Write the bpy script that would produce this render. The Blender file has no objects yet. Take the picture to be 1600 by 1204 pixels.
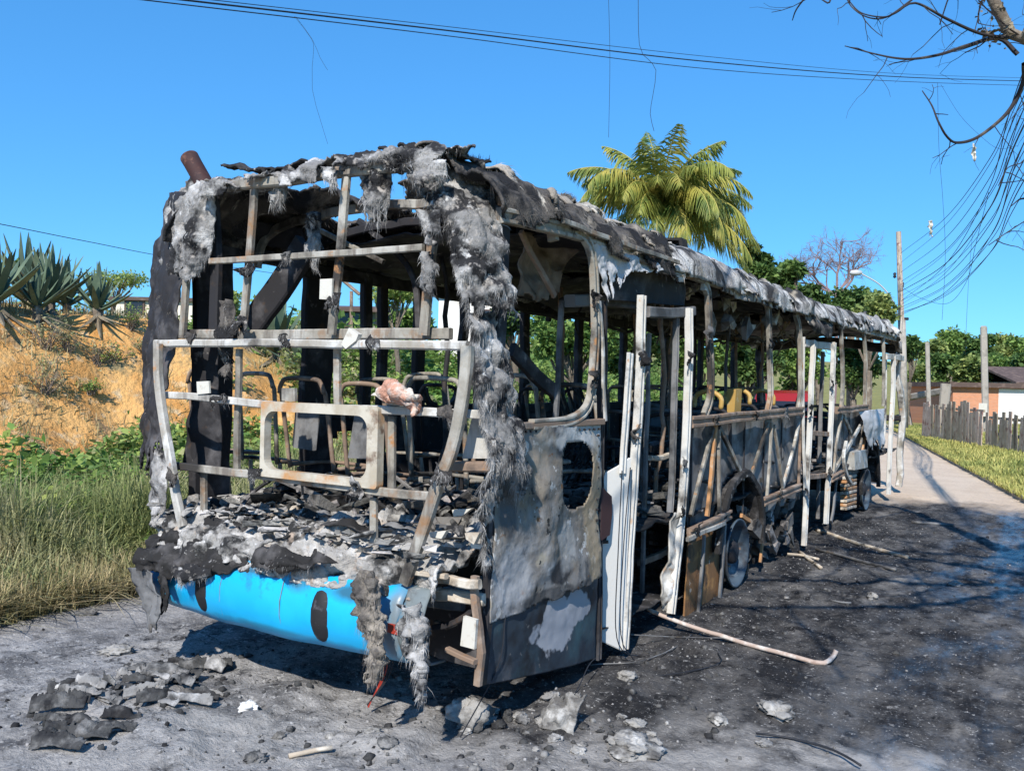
import bpy, math, random
import numpy as np
from mathutils import Vector, Matrix

random.seed(7)
RNG = np.random.default_rng(11)
sc = bpy.context.scene
COL = sc.collection
R_ = math.radians

# ------------------------------------------------------------------ camera
F_PX, CAM = 1346.556, np.array([3.6229, -3.3814, 1.7694])
RT = np.array([0.83970392, 0.54258493, 0.02233663])
UP = np.array([-0.02103824, -0.00859767, 0.9997417])
FW = np.array([-0.54263682, 0.83995695, -0.00419554])
cd = bpy.data.cameras.new('camera')
cam = bpy.data.objects.new('camera', cd)
COL.objects.link(cam)
cd.sensor_width = 36.0
cd.lens = F_PX / 1600 * 36
cd.clip_start, cd.clip_end = 0.05, 3000
m = Matrix.Identity(4)
for i in range(3):
    m[i][0], m[i][1], m[i][2], m[i][3] = RT[i], UP[i], -FW[i], CAM[i]
cam.matrix_world = m
sc.camera = cam

# ------------------------------------------------------------------ sky and sun
SUN_EL, SUN_AZ = R_(41), R_(18)          # light travels towards (-sin az, cos az)
wd = bpy.data.worlds.new('World')
sc.world = wd
wd.use_nodes = True
wt = wd.node_tree
for n in list(wt.nodes):
    wt.nodes.remove(n)
wo = wt.nodes.new('ShaderNodeOutputWorld')
bg = wt.nodes.new('ShaderNodeBackground')
sky = wt.nodes.new('ShaderNodeTexSky')
sky.sky_type = 'NISHITA'
sky.sun_disc = False
sky.sun_elevation = SUN_EL
to_sun = Vector((math.sin(SUN_AZ) * math.cos(SUN_EL), -math.cos(SUN_AZ) * math.cos(SUN_EL), math.sin(SUN_EL)))
sky.sun_rotation = math.atan2(to_sun.x, to_sun.y)
sky.altitude = 0
sky.air_density = 1.0
sky.dust_density = 0.0
sky.ozone_density = 3.0
hs = wt.nodes.new('ShaderNodeHueSaturation')
hs.inputs['Saturation'].default_value = 1.22
bg.inputs['Strength'].default_value = 0.13
wt.links.new(sky.outputs[0], hs.inputs['Color'])
tint = wt.nodes.new('ShaderNodeMix')
tint.data_type = 'RGBA'
tint.blend_type = 'MULTIPLY'
tint.inputs['Factor'].default_value = 1.0
tint.inputs[7].default_value = (0.60, 1.45, 2.28, 1)
gam = wt.nodes.new('ShaderNodeGamma')
gam.inputs['Gamma'].default_value = 0.56
wt.links.new(hs.outputs[0], gam.inputs[0])
wt.links.new(gam.outputs[0], tint.inputs[6])
wt.links.new(tint.outputs[2], bg.inputs['Color'])
wt.links.new(bg.outputs[0], wo.inputs[0])
ld = bpy.data.lights.new('sun', 'SUN')
ld.energy = 4.6
ld.angle = R_(0.53)
ld.color = (1.0, 0.95, 0.87)
sun = bpy.data.objects.new('sun', ld)
COL.objects.link(sun)
sun.rotation_euler = to_sun.to_track_quat('Z', 'Y').to_euler()
sun.location = (10, -10, 20)
sc.view_settings.view_transform = 'Standard'
sc.view_settings.look = 'None'
sc.view_settings.exposure = 0.45
sc.view_settings.gamma = 1.0
sc.view_settings.use_curve_mapping = False
sc.render.engine = 'CYCLES'
sc.cycles.use_denoising = True
sc.cycles.max_bounces = 6


# ------------------------------------------------------------------ helpers
def px(u, v, ax, val):
    """surveyed point: where the sight line (u, v) meets a plane of the place"""
    d = FW + RT * (u - 800) / F_PX + UP * (602 - v) / F_PX
    return CAM + d * ((val - CAM[ax]) / d[ax])


def far(u, v, t):
    return CAM + (FW + RT * (u - 800) / F_PX + UP * (602 - v) / F_PX) * t


def RR(u, v, y=0.0):
    return px(u, v, 1, y)


def SS(u, v, x=1.25):
    return px(u, v, 0, x)


_P = RNG.permutation(256)
_P = np.concatenate([_P, _P, _P])
_G = RNG.uniform(-1, 1, 256)


def vnoise(p):
    p = np.asarray(p, float)
    i = np.floor(p).astype(int)
    f = p - i
    f = f * f * (3 - 2 * f)
    i &= 255
    x, y, z = i[..., 0], i[..., 1], i[..., 2]

    def h(a, b, c):
        return _G[_P[_P[_P[(x + a) & 255] + ((y + b) & 255)] + ((z + c) & 255)]]
    fx, fy, fz = f[..., 0], f[..., 1], f[..., 2]
    a = h(0, 0, 0) * (1 - fx) + h(1, 0, 0) * fx
    b = h(0, 1, 0) * (1 - fx) + h(1, 1, 0) * fx
    c = h(0, 0, 1) * (1 - fx) + h(1, 0, 1) * fx
    d = h(0, 1, 1) * (1 - fx) + h(1, 1, 1) * fx
    return (a * (1 - fy) + b * fy) * (1 - fz) + (c * (1 - fy) + d * fy) * fz


def fbm(p, s=1.0, o=4, seed=0.0):
    p = np.asarray(p, float) * s + seed * 17.31
    r, a = 0, 1.0
    for k in range(o):
        r = r + a * vnoise(p)
        p = p * 2.03 + 5.7
        a *= 0.5
    return r


def mesh_np(name, V, F):
    V = np.ascontiguousarray(V, np.float32).reshape(-1, 3)
    F = np.ascontiguousarray(F, np.int32)
    k = F.shape[1]
    me = bpy.data.meshes.new(name)
    me.vertices.add(len(V))
    me.vertices.foreach_set('co', V.ravel())
    me.loops.add(F.size)
    me.loops.foreach_set('vertex_index', F.ravel())
    me.polygons.add(len(F))
    me.polygons.foreach_set('loop_start', np.arange(0, F.size, k, dtype=np.int32))
    me.update(calc_edges=True)
    return me


def link(name, me, mat, parent=None, smooth=False):
    o = bpy.data.objects.new(name, me)
    COL.objects.link(o)
    if mat is not None and me is not None and not me.materials:
        me.materials.append(mat)
    if smooth:
        me.polygons.foreach_set('use_smooth', np.ones(len(me.polygons), bool))
    if parent is not None:
        o.parent = parent
    return o


def tag(o, label=None, cat=None, group=None, kind=None):
    if label:
        o['label'] = label
    if cat:
        o['category'] = cat
    if group:
        o['group'] = group
    if kind:
        o['kind'] = kind
    return o


def empty(name, loc=(0, 0, 0), label=None, cat=None, group=None, kind=None):
    o = bpy.data.objects.new(name, None)
    COL.objects.link(o)
    o.location = loc
    o.empty_display_size = 0.2
    return tag(o, label, cat, group, kind)


class MB:
    def __init__(s):
        s.v, s.f = [], []

    def add(s, V, F):
        b = len(s.v)
        s.v += [tuple(map(float, p)) for p in V]
        s.f += [tuple(b + i for i in f) for f in F]
        return s

    def box(s, c, d, rot=None, jit=0.0):
        c = np.asarray(c, float)
        V = []
        for k in range(8):
            p = np.array([(k & 1) - .5, (k >> 1 & 1) - .5, (k >> 2) - .5]) * d
            p = p + RNG.uniform(-jit, jit, 3)
            if rot is not None:
                p = np.asarray(rot) @ p
            V.append(c + p)
        return s.add(V, [(0, 2, 3, 1), (4, 5, 7, 6), (0, 1, 5, 4), (2, 6, 7, 3), (0, 4, 6, 2), (1, 3, 7, 5)])

    def tube(s, pts, rad, n=8, cap=True):
        pts = np.asarray(pts, float)
        rad = np.broadcast_to(np.asarray(rad, float), (len(pts),))
        T = np.gradient(pts, axis=0)
        T /= np.linalg.norm(T, axis=1)[:, None] + 1e-12
        a = np.array([0, 0, 1.]) if abs(T[0][2]) < .9 else np.array([1., 0, 0])
        V, Fc = [], []
        for i in range(len(pts)):
            a = a - T[i] * (a @ T[i])
            a /= np.linalg.norm(a) + 1e-12
            b = np.cross(T[i], a)
            for k in range(n):
                t = 2 * math.pi * k / n
                V.append(pts[i] + (a * math.cos(t) + b * math.sin(t)) * rad[i])
        for i in range(len(pts) - 1):
            for k in range(n):
                Fc.append((i * n + k, i * n + (k + 1) % n, (i + 1) * n + (k + 1) % n, (i + 1) * n + k))
        if cap:
            Fc.append(tuple(range(n - 1, -1, -1)))
            Fc.append(tuple(range((len(pts) - 1) * n, len(pts) * n)))
        return s.add(V, Fc)

    def bar(s, pts, w, d, nrm, ch=.18, jit=0.0, groove=0.0):
        """folded rectangular section along pts; d is the depth along nrm, w across; groove sinks a channel in the face towards nrm"""
        pts = np.asarray(pts, float)
        nrm = np.asarray(nrm, float)
        w = np.broadcast_to(np.asarray(w, float), (len(pts),))
        T = np.gradient(pts, axis=0)
        T /= np.linalg.norm(T, axis=1)[:, None] + 1e-12
        V, Fc = [], []
        for i in range(len(pts)):
            n_ = nrm - T[i] * (nrm @ T[i])
            n_ /= np.linalg.norm(n_) + 1e-12
            b = np.cross(T[i], n_)
            hw, hd = w[i] / 2, d / 2
            c = min(hw, hd) * ch * 2
            pr = [(hw - c, hd), (hw, hd - c), (hw, -hd + c), (hw - c, -hd), (-hw + c, -hd), (-hw, -hd + c), (-hw, hd - c), (-hw + c, hd)]
            if groove:
                g = hw * .45
                pr += [(-g, hd), (-g * .8, hd - groove * d), (g * .8, hd - groove * d), (g, hd)]
            j = RNG.uniform(-jit, jit, 3)
            for (x, y) in pr:
                V.append(pts[i] + b * x + n_ * y + j)
        k_ = len(pr)
        for i in range(len(pts) - 1):
            for k in range(k_):
                Fc.append((i * k_ + k, i * k_ + (k + 1) % k_, (i + 1) * k_ + (k + 1) % k_, (i + 1) * k_ + k))
        Fc.append(tuple(range(k_ - 1, -1, -1)))
        Fc.append(tuple(range((len(pts) - 1) * k_, len(pts) * k_)))
        return s.add(V, Fc)

    def prism(s, poly, off):
        """closed polygon (3-D points) extruded by off"""
        n = len(poly)
        P = [np.asarray(p, float) for p in poly]
        Q = [p + np.asarray(off, float) for p in P]
        return s.add(P + Q, [tuple(range(n - 1, -1, -1)), tuple(range(n, 2 * n))] +
                     [(i, (i + 1) % n, n + (i + 1) % n, n + i) for i in range(n)])

    def lathe(s, prof, c, axis, n=28):
        """prof: (radius, distance along axis)"""
        ax = np.asarray(axis, float)
        ax /= np.linalg.norm(ax)
        a = np.cross(ax, (0.13, 0.4, 0.9))
        a /= np.linalg.norm(a)
        b = np.cross(ax, a)
        V, Fc = [], []
        for r, h in prof:
            for k in range(n):
                t = 2 * math.pi * k / n
                V.append(np.asarray(c) + ax * h + (a * math.cos(t) + b * math.sin(t)) * r)
        for i in range(len(prof) - 1):
            for k in range(n):
                Fc.append((i * n + k, i * n + (k + 1) % n, (i + 1) * n + (k + 1) % n, (i + 1) * n + k))
        return s.add(V, Fc)

    def mesh(s, name):
        me = bpy.data.meshes.new(name)
        me.from_pydata(s.v, [], s.f)
        me.update()
        return me

    def build(s, name, mat, parent=None, smooth=False):
        return link(name, s.mesh(name), mat, parent, smooth)


def dens(pts, step):
    """resample a polyline with a smooth (Catmull-Rom) curve"""
    P = np.asarray(pts, float)
    if len(P) == 2:
        n = max(2, int(np.linalg.norm(P[1] - P[0]) / step) + 1)
        return P[0] + (P[1] - P[0]) * np.linspace(0, 1, n)[:, None]
    E = np.vstack([2 * P[0] - P[1], P, 2 * P[-1] - P[-2]])
    out = []
    for i in range(1, len(E) - 2):
        n = max(2, int(np.linalg.norm(E[i + 1] - E[i]) / step) + 1)
        t = np.linspace(0, 1, n, endpoint=False)[:, None]
        a, b, c, d = E[i - 1], E[i], E[i + 1], E[i + 2]
        out.append(.5 * ((2 * b) + (c - a) * t + (2 * a - 5 * b + 4 * c - d) * t ** 2 + (3 * b - a - 3 * c + d) * t ** 3))
    out.append(P[-1:])
    return np.vstack(out)


def warp(pts, amt, seed):
    pts = np.asarray(pts, float)
    return pts + np.stack([fbm(pts + k * 9, 3.5, 3, seed) for k in range(3)], -1) * amt


# ------------------------------------------------------------------ materials
def mat(name, base, layers=(), rough=.85, metal=0.0, bump=None, spec=.3, rnd=0.0, island=0.0, offs=True, trans=0.0, rough_layers=()):
    """layers: (colour, scale, lo, hi, seed, detail, stretch xyz) blended over base where the noise passes lo..hi"""
    M = bpy.data.materials.new(name)
    M.use_nodes = True
    t = M.node_tree
    N, L = t.nodes, t.links
    bs = N['Principled BSDF']
    out = N['Material Output']
    tc = N.new('ShaderNodeTexCoord')
    vec = tc.outputs['Object']
    if offs:
        oi = N.new('ShaderNodeObjectInfo')
        mm = N.new('ShaderNodeMath')
        mm.operation = 'MULTIPLY'
        mm.inputs[1].default_value = 37.0
        L.new(oi.outputs['Random'], mm.inputs[0])
        va = N.new('ShaderNodeVectorMath')
        va.operation = 'ADD'
        L.new(vec, va.inputs[0])
        L.new(mm.outputs[0], va.inputs[1])
        vec = va.outputs[0]

    def noise(scale, seed, detail, st):
        mp = N.new('ShaderNodeMapping')
        mp.inputs['Location'].default_value = (seed * 3.1, seed * 1.7, seed * 5.3)
        mp.inputs['Scale'].default_value = st
        L.new(vec, mp.inputs[0])
        nz = N.new('ShaderNodeTexNoise')
        nz.inputs['Scale'].default_value = scale
        nz.inputs['Detail'].default_value = detail
        nz.inputs['Roughness'].default_value = .6
        L.new(mp.outputs[0], nz.inputs['Vector'])
        return nz.outputs['Fac']

    def rng(fac, lo, hi, a=0.0, b=1.0):
        mr = N.new('ShaderNodeMapRange')
        mr.inputs['From Min'].default_value = lo
        mr.inputs['From Max'].default_value = hi
        mr.inputs['To Min'].default_value = a
        mr.inputs['To Max'].default_value = b
        L.new(fac, mr.inputs['Value'])
        return mr.outputs[0]
    rgb = N.new('ShaderNodeRGB')
    rgb.outputs[0].default_value = (*base, 1)
    cur = rgb.outputs[0]
    for ly in layers:
        c, scl, lo, hi = ly[:4]
        seed = ly[4] if len(ly) > 4 else 0
        det = ly[5] if len(ly) > 5 else 5
        st = ly[6] if len(ly) > 6 else (1, 1, 1)
        mx = N.new('ShaderNodeMix')
        mx.data_type = 'RGBA'
        L.new(rng(noise(scl, seed, det, st), lo, hi), mx.inputs['Factor'])
        L.new(cur, mx.inputs[6])
        mx.inputs[7].default_value = (*c, 1)
        cur = mx.outputs[2]
    for amt, src in ((rnd, 'o'), (island, 'i')):
        if amt:
            if src == 'o':
                rn = N.new('ShaderNodeObjectInfo').outputs['Random']
            else:
                rn = N.new('ShaderNodeNewGeometry').outputs['Random Per Island']
            h = N.new('ShaderNodeHueSaturation')
            L.new(rng(rn, 0, 1, 1 - amt, 1 + amt), h.inputs['Value'])
            L.new(rng(rn, 0, 1, .5 + amt * .06, .5 - amt * .06), h.inputs['Hue'])
            L.new(cur, h.inputs['Color'])
            cur = h.outputs[0]
    L.new(cur, bs.inputs['Base Color'])
    bs.inputs['Roughness'].default_value = rough
    bs.inputs['Metallic'].default_value = metal
    bs.inputs['Specular IOR Level'].default_value = spec
    if bump:
        bp = N.new('ShaderNodeBump')
        bp.inputs['Strength'].default_value = bump[1]
        bp.inputs['Distance'].default_value = bump[2]
        L.new(noise(bump[0], 3, 6, (1, 1, 1)), bp.inputs['Height'])
        L.new(bp.outputs[0], bs.inputs['Normal'])
    if trans:
        tl = N.new('ShaderNodeBsdfTranslucent')
        L.new(cur, tl.inputs['Color'])
        ms = N.new('ShaderNodeMixShader')
        ms.inputs[0].default_value = trans
        L.new(bs.outputs[0], ms.inputs[1])
        L.new(tl.outputs[0], ms.inputs[2])
        L.new(ms.outputs[0], out.inputs['Surface'])
    return M


BLK, SOOT, ASH, WHT = (.012, .012, .014), (.035, .033, .034), (.34, .33, .33), (.72, .71, .70)
ZS, YS = (1, 1, .12), (.25, .25, 1)
M_steel = mat('scorched_steel', (.31, .285, .24), [((.45, .43, .385), 5, .47, .63, 1, 7), ((.19, .165, .14), 12, .50, .62, 9, 5, ZS), ((.28, .165, .09), 5, .56, .68, 2, 6), ((.045, .04, .036), 2.0, .50, .62, 3, 7), ((.40, .20, .085), 11, .62, .72, 4)], .72, .15, (60, .5, .005))
M_paint = mat('burnt_white_paint', (.46, .445, .41), [((.30, .27, .225), 3, .47, .62, 1, 7), ((.60, .595, .575), 6, .52, .62, 2), ((.25, .23, .205), 14, .53, .64, 9, 5, ZS), ((.07, .063, .056), 2.4, .54, .66, 5, 7), ((.43, .22, .09), 8, .61, .71, 6)], .65, 0, (50, .5, .005))
M_post = mat('ash_white_post_paint', (.57, .56, .53), [((.50, .47, .42), 4, .48, .64, 1, 6), ((.40, .37, .33), 14, .55, .66, 9, 5, ZS), ((.10, .09, .08), 3.0, .58, .68, 5, 7), ((.45, .24, .10), 8, .63, .72, 6)], .65, 0, (50, .5, .005))
M_leafw = mat('bleached_door_paint', (.62, .61, .58), [((.58, .55, .49), 2.5, .5, .66, 1, 5, ZS), ((.30, .26, .20), 5, .62, .74, 5, 6)], .6, 0, (50, .25, .004))
M_rust = mat('rusted_beam', (.24, .17, .125), [((.38, .30, .24), 6, .48, .66, 1), ((.06, .05, .045), 5, .55, .7, 2), ((.38, .19, .08), 10, .6, .72, 3)], .8, .1, (50, .35, .005))
M_orange = mat('orange_rust', (.42, .22, .10), [((.50, .40, .30), 7, .52, .66, 1), ((.10, .07, .05), 6, .6, .75, 2)], .8, 0, (50, .3, .004))
M_soot = mat('sooted_metal', (.026, .025, .028), [((.12, .115, .12), 3.5, .52, .70, 1, 7), ((.26, .245, .235), 9, .63, .74, 2, 7), ((.07, .045, .03), 7, .6, .72, 3)], .75, .1, (40, .3, .006))
M_char = mat('char', (.02, .019, .019), [((.09, .085, .085), 6, .5, .7, 1), ((.42, .41, .40), 15, .62, .74, 2)], .9, 0, (45, .7, .012))
M_inner = mat('scorched_inner_panel', (.20, .20, .202), [((.07, .068, .068), 3.5, .45, .62, 1), ((.27, .25, .23), 5, .58, .74, 2), ((.40, .38, .36), 24, .68, .76, 3), ((.10, .075, .05), 4, .6, .72, 5)], .75, .2, (30, .2, .004))
FL = [((.50, .49, .48), 5, .48, .62, 1, 7), ((.022, .022, .024), 3.6, .485, .565, 2, 7), ((.36, .33, .30), 20, .56, .68, 3), ((.66, .65, .64), 11, .61, .70, 4, 6)]
FD = [((.40, .355, .30), 2.6, .52, .66, 1, 7, (.7, 1.6, .7)), ((.016, .016, .018), 3.4, .47, .57, 2, 6), ((.60, .55, .48), 5, .62, .72, 3, 6, (.6, 1.8, .6))]
M_fibre = mat('burnt_glass_fibre', (.21, .205, .20), FL, .95, 0, (70, .8, .015), offs=False)
M_fibre_d = mat('sooted_glass_fibre', (.10, .09, .082), FD, .95, 0, (70, .8, .015), offs=False)
M_hair = mat('glass_fibre_strands', (.26, .255, .25), FL, .9, 0, None, island=.3, offs=False)
M_hair_d = mat('sooted_strands', (.12, .11, .10), FD, .9, 0, None, island=.35, offs=False)
M_fleece = mat('pale_scorched_fleece', (.30, .265, .225), [((.56, .52, .46), 3, .46, .60, 1, 7, (.6, 1.8, .6)), ((.05, .045, .042), 3.6, .54, .62, 2, 7)], .95, 0, (70, .8, .015), offs=False)
M_roof = mat('burnt_roof_sheet', (.30, .29, .285), [((.62, .61, .59), 2.6, .47, .60, 1, 8, (.7, 1.5, .7)), ((.035, .035, .037), 2.4, .50, .58, 2, 8, (.7, 1.3, .7)), ((.38, .33, .26), 4, .57, .68, 3), ((.05, .05, .05), 12, .56, .64, 6, 6, (.4, 2.2, .4)), ((.74, .73, .72), 9, .62, .70, 7, 6, (.4, 2, .4))], .9, 0, (60, .9, .02), offs=False)
M_blue = mat('blue_bumper_paint', (.006, .37, .70), [((.01, .42, .76), 3, .45, .6, 1), ((.03, .12, .18), 5, .62, .74, 2, 7), ((.25, .27, .28), 30, .70, .8, 3)], .38, 0, (25, .06, .003), spec=.5, offs=False)
M_bluegrey = mat('heat_greyed_paint', (.16, .19, .20), [((.03, .17, .30), 4, .56, .66, 1), ((.07, .07, .07), 9, .5, .7, 2), ((.30, .30, .29), 12, .6, .7, 3)], .7, 0, (40, .3, .005))
M_pad = mat('black_rubber_pad', (.018, .018, .02), [((.09, .09, .10), 14, .58, .72, 1)], .65, 0, (50, .4, .005))
M_red = mat('red_reflector', (.35, .04, .025), [((.15, .05, .04), 20, .5, .7, 1)], .4)
M_white = mat('bleached_tag', (.58, .56, .50), [((.40, .36, .30), 18, .55, .7, 1)], .7, 0, (50, .2, .003))
M_pink = mat('pinkish_foam', (.52, .28, .20), [((.62, .56, .50), 9, .48, .58, 1), ((.30, .15, .10), 16, .58, .7, 2)], .95, 0, (60, .8, .012))
M_tan = mat('charred_tan_board', (.42, .35, .27), [((.60, .55, .47), 8, .5, .62, 1), ((.05, .045, .04), 6, .54, .66, 2)], .85, 0, (40, .5, .008))
M_brown = mat('brown_board', (.22, .115, .05), [((.42, .22, .08), 4, .56, .66, 1), ((.07, .045, .03), 6, .5, .66, 2), ((.5, .42, .32), 12, .66, .72, 3)], .8)
M_yellow = mat('yellow_handle', (.44, .28, .085), [((.50, .42, .25), 12, .55, .7, 1), ((.12, .09, .05), 9, .64, .74, 2)], .5)
M_rim = mat('bared_wheel_rim', (.07, .10, .13), [((.26, .29, .30), 5, .58, .70, 1), ((.03, .03, .035), 4, .50, .64, 2), ((.25, .15, .09), 12, .64, .72, 3)], .65, .1, (40, .2, .004))
M_wire = mat('black_cable', (.02, .022, .028), (), .6)
M_copper = mat('scorched_rod', (.42, .33, .28), [((.62, .58, .54), 8, .5, .62, 1), ((.20, .12, .09), 10, .54, .7, 2)], .6)
M_ashbed = mat('ash_bed', (.36, .345, .325), [((.60, .58, .555), 6, .50, .63, 1, 8), ((.03, .03, .03), 4.0, .49, .58, 2, 8), ((.42, .33, .26), 9, .60, .70, 3), ((.62, .61, .60), 20, .61, .70, 4)], .95, 0, (60, .9, .02))
M_wreck = mat('mixed_char', (.17, .16, .15), [((.025, .024, .024), 4, .48, .58, 1), ((.40, .38, .35), 7, .58, .68, 2), ((.22, .15, .10), 5, .62, .70, 3)], .95, 0, (45, .8, .015), island=.75)
M_wreck2 = mat('mixed_ash', (.36, .345, .325), [((.04, .04, .04), 5, .50, .58, 1), ((.44, .43, .41), 7, .58, .68, 2), ((.30, .23, .17), 5, .60, .70, 3)], .95, 0, (45, .8, .015), island=.6)
M_pipe = mat('rusted_exhaust', (.055, .026, .024), [((.05, .03, .03), 8, .45, .6, 1), ((.20, .10, .07), 14, .55, .7, 2)], .75, .2, (50, .3, .004))


def stain(M, c, rad, col, amt=1.0, soft=.35, wob=.5, scale=4.0):
    """a stain with a shape of its own on the y-z face of a panel"""
    t = M.node_tree
    N, L = t.nodes, t.links
    bs = N['Principled BSDF']
    src = bs.inputs['Base Color'].links[0].from_socket
    tc = N.new('ShaderNodeTexCoord')
    mp = N.new('ShaderNodeMapping')
    mp.vector_type = 'TEXTURE'
    mp.inputs['Location'].default_value = c
    mp.inputs['Scale'].default_value = rad if len(rad) == 3 else (1e4, rad[0], rad[1])
    L.new(tc.outputs['Object'], mp.inputs[0])
    ln = N.new('ShaderNodeVectorMath')
    ln.operation = 'LENGTH'
    L.new(mp.outputs[0], ln.inputs[0])
    nz = N.new('ShaderNodeTexNoise')
    nz.inputs['Scale'].default_value = scale
    nz.inputs['Detail'].default_value = 5
    L.new(tc.outputs['Object'], nz.inputs['Vector'])
    ad = N.new('ShaderNodeMath')
    ad.operation = 'MULTIPLY_ADD'
    ad.inputs[1].default_value = wob * 2
    L.new(nz.outputs['Fac'], ad.inputs[0])
    L.new(ln.outputs['Value'], ad.inputs[2])
    mr = N.new('ShaderNodeMapRange')
    mr.inputs['From Min'].default_value = 1 + wob
    mr.inputs['From Max'].default_value = 1 + wob - soft
    mr.inputs['To Max'].default_value = amt
    L.new(ad.outputs[0], mr.inputs['Value'])
    mx = N.new('ShaderNodeMix')
    mx.data_type = 'RGBA'
    L.new(mr.outputs[0], mx.inputs['Factor'])
    L.new(src, mx.inputs[6])
    mx.inputs[7].default_value = (*col, 1)
    L.new(mx.outputs[2], bs.inputs['Base Color'])


# ------------------------------------------------------------------ land
def edge_l(y):
    return -2.6 - .24 * np.maximum(0, y - 11)


def kerb_x(y):
    return np.where(y > 11, 3.49 - .24 * (y - 11), 3.49 + .11 * (11 - y))


def land(x, y):
    x, y = np.asarray(x, float), np.asarray(y, float)
    d = edge_l(y) - x
    e = x - kerb_x(y)
    P = np.stack([x, y, 0 * x], -1)
    k = np.clip((y - 6.5) / 4, 0, 1)
    wob = fbm(P, .35, 3, 2) * .6
    dd = d + wob * np.clip((d - 3) / 3, 0, 1)
    za = np.interp(dd, [0, .4, 3.2, 5.6, 6.2, 7.0, 7.9, 12, 30, 120], [.012, .04, .22, .58, .95, 1.95, 2.72, 3.05, 3.8, 5.2])
    zb = np.interp(dd, [0, .4, 3.2, 7.0, 11, 30, 120], [.012, .05, .5, 1.65, 2.5, 4.2, 6])
    zl = za * (1 - k) + zb * k
    rough_ = fbm(P, 1.6, 4, 5) * .10 + np.abs(fbm(P, .8, 4, 7)) * .22 * np.exp(-((dd - 6.8) / 1.0) ** 2)
    zl = zl + rough_ * np.clip((d - .3) / 2, 0, 1)
    zr = np.interp(e, [0, .24, .32, 3, 12, 40], [-.07, -.07, .12, .2, .7, 2.4]) + fbm(P, 1.1, 3, 9) * .03
    z = np.where(d > 0, zl, np.where(e > 0, zr, -.07))
    return z + np.clip((y - 48) * .05, 0, 8) * (np.abs(x) < 1e9)


def spaced(segs):
    a = []
    for lo, hi, st in segs:
        a.append(np.arange(lo, hi, st))
    return np.concatenate(a + [np.array([segs[-1][1]])])


def grid_faces(nx, ny):
    i = np.arange(nx * ny).reshape(nx, ny)
    return np.stack([i[:-1, :-1].ravel(), i[1:, :-1].ravel(), i[1:, 1:].ravel(), i[:-1, 1:].ravel()], -1)


gx = spaced([(-600, -100, 60), (-100, -30, 5), (-30, -13, .6), (-13, -2.3, .13), (-2.3, 6, .2), (6, 30, 1.5), (30, 100, 7), (100, 600, 60)])
gy = spaced([(-300, -30, 45), (-30, -6, 1.4), (-6, 12, .16), (12, 40, .4), (40, 120, 4), (120, 900, 70)])
X, Y = np.meshgrid(gx, gy, indexing='ij')
Z = land(X, Y)


def land_mat():
    M = mat('bank_soil', (.54, .265, .078), [((.66, .375, .135), 1.3, .45, .58, 1, 7), ((.32, .20, .10), 2.2, .54, .66, 2, 7), ((.58, .42, .24), 5, .55, .68, 3), ((.24, .19, .10), 1.7, .58, .66, 8, 6)], .95, 0, (9, .9, .08), offs=False)
    t = M.node_tree
    N, L = t.nodes, t.links
    bs = N['Principled BSDF']
    src = bs.inputs['Base Color'].links[0].from_socket
    ge = N.new('ShaderNodeNewGeometry')
    sp = N.new('ShaderNodeSeparateXYZ')
    L.new(ge.outputs['Normal'], sp.inputs[0])
    po = N.new('ShaderNodeSeparateXYZ')
    L.new(ge.outputs['Position'], po.inputs[0])
    nz = N.new('ShaderNodeTexNoise')
    nz.inputs['Scale'].default_value = .9
    nz.inputs['Detail'].default_value = 6
    L.new(ge.outputs['Position'], nz.inputs['Vector'])
    # dry straw ground wherever it is neither the cut face nor the plateau rim
    a = N.new('ShaderNodeMapRange')
    a.inputs['From Min'].default_value = -6.6
    a.inputs['From Max'].default_value = -8.0
    L.new(po.outputs[0], a.inputs['Value'])
    b = N.new('ShaderNodeMapRange')
    b.inputs['From Min'].default_value = 10.5
    b.inputs['From Max'].default_value = 7.5
    L.new(po.outputs[1], b.inputs['Value'])
    c = N.new('ShaderNodeMath')
    c.operation = 'MULTIPLY'
    L.new(a.outputs[0], c.inputs[0])
    L.new(b.outputs[0], c.inputs[1])
    g = N.new('ShaderNodeMix')
    g.data_type = 'RGBA'
    g.inputs[6].default_value = (.33, .29, .10, 1)
    g.inputs[7].default_value = (.15, .16, .05, 1)
    L.new(nz.outputs['Fac'], g.inputs['Factor'])
    mx = N.new('ShaderNodeMix')
    mx.data_type = 'RGBA'
    L.new(c.outputs[0], mx.inputs['Factor'])
    L.new(g.outputs[2], mx.inputs[6])
    L.new(src, mx.inputs[7])
    L.new(mx.outputs[2], bs.inputs['Base Color'])
    return M


M_land = land_mat()
ground = link('ground', mesh_np('ground', np.stack([X, Y, Z], -1), grid_faces(len(gx), len(gy))), M_land, None, True)
tag(ground, 'open ground with an orange earth bank left of the road', 'ground', None, 'structure')


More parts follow.
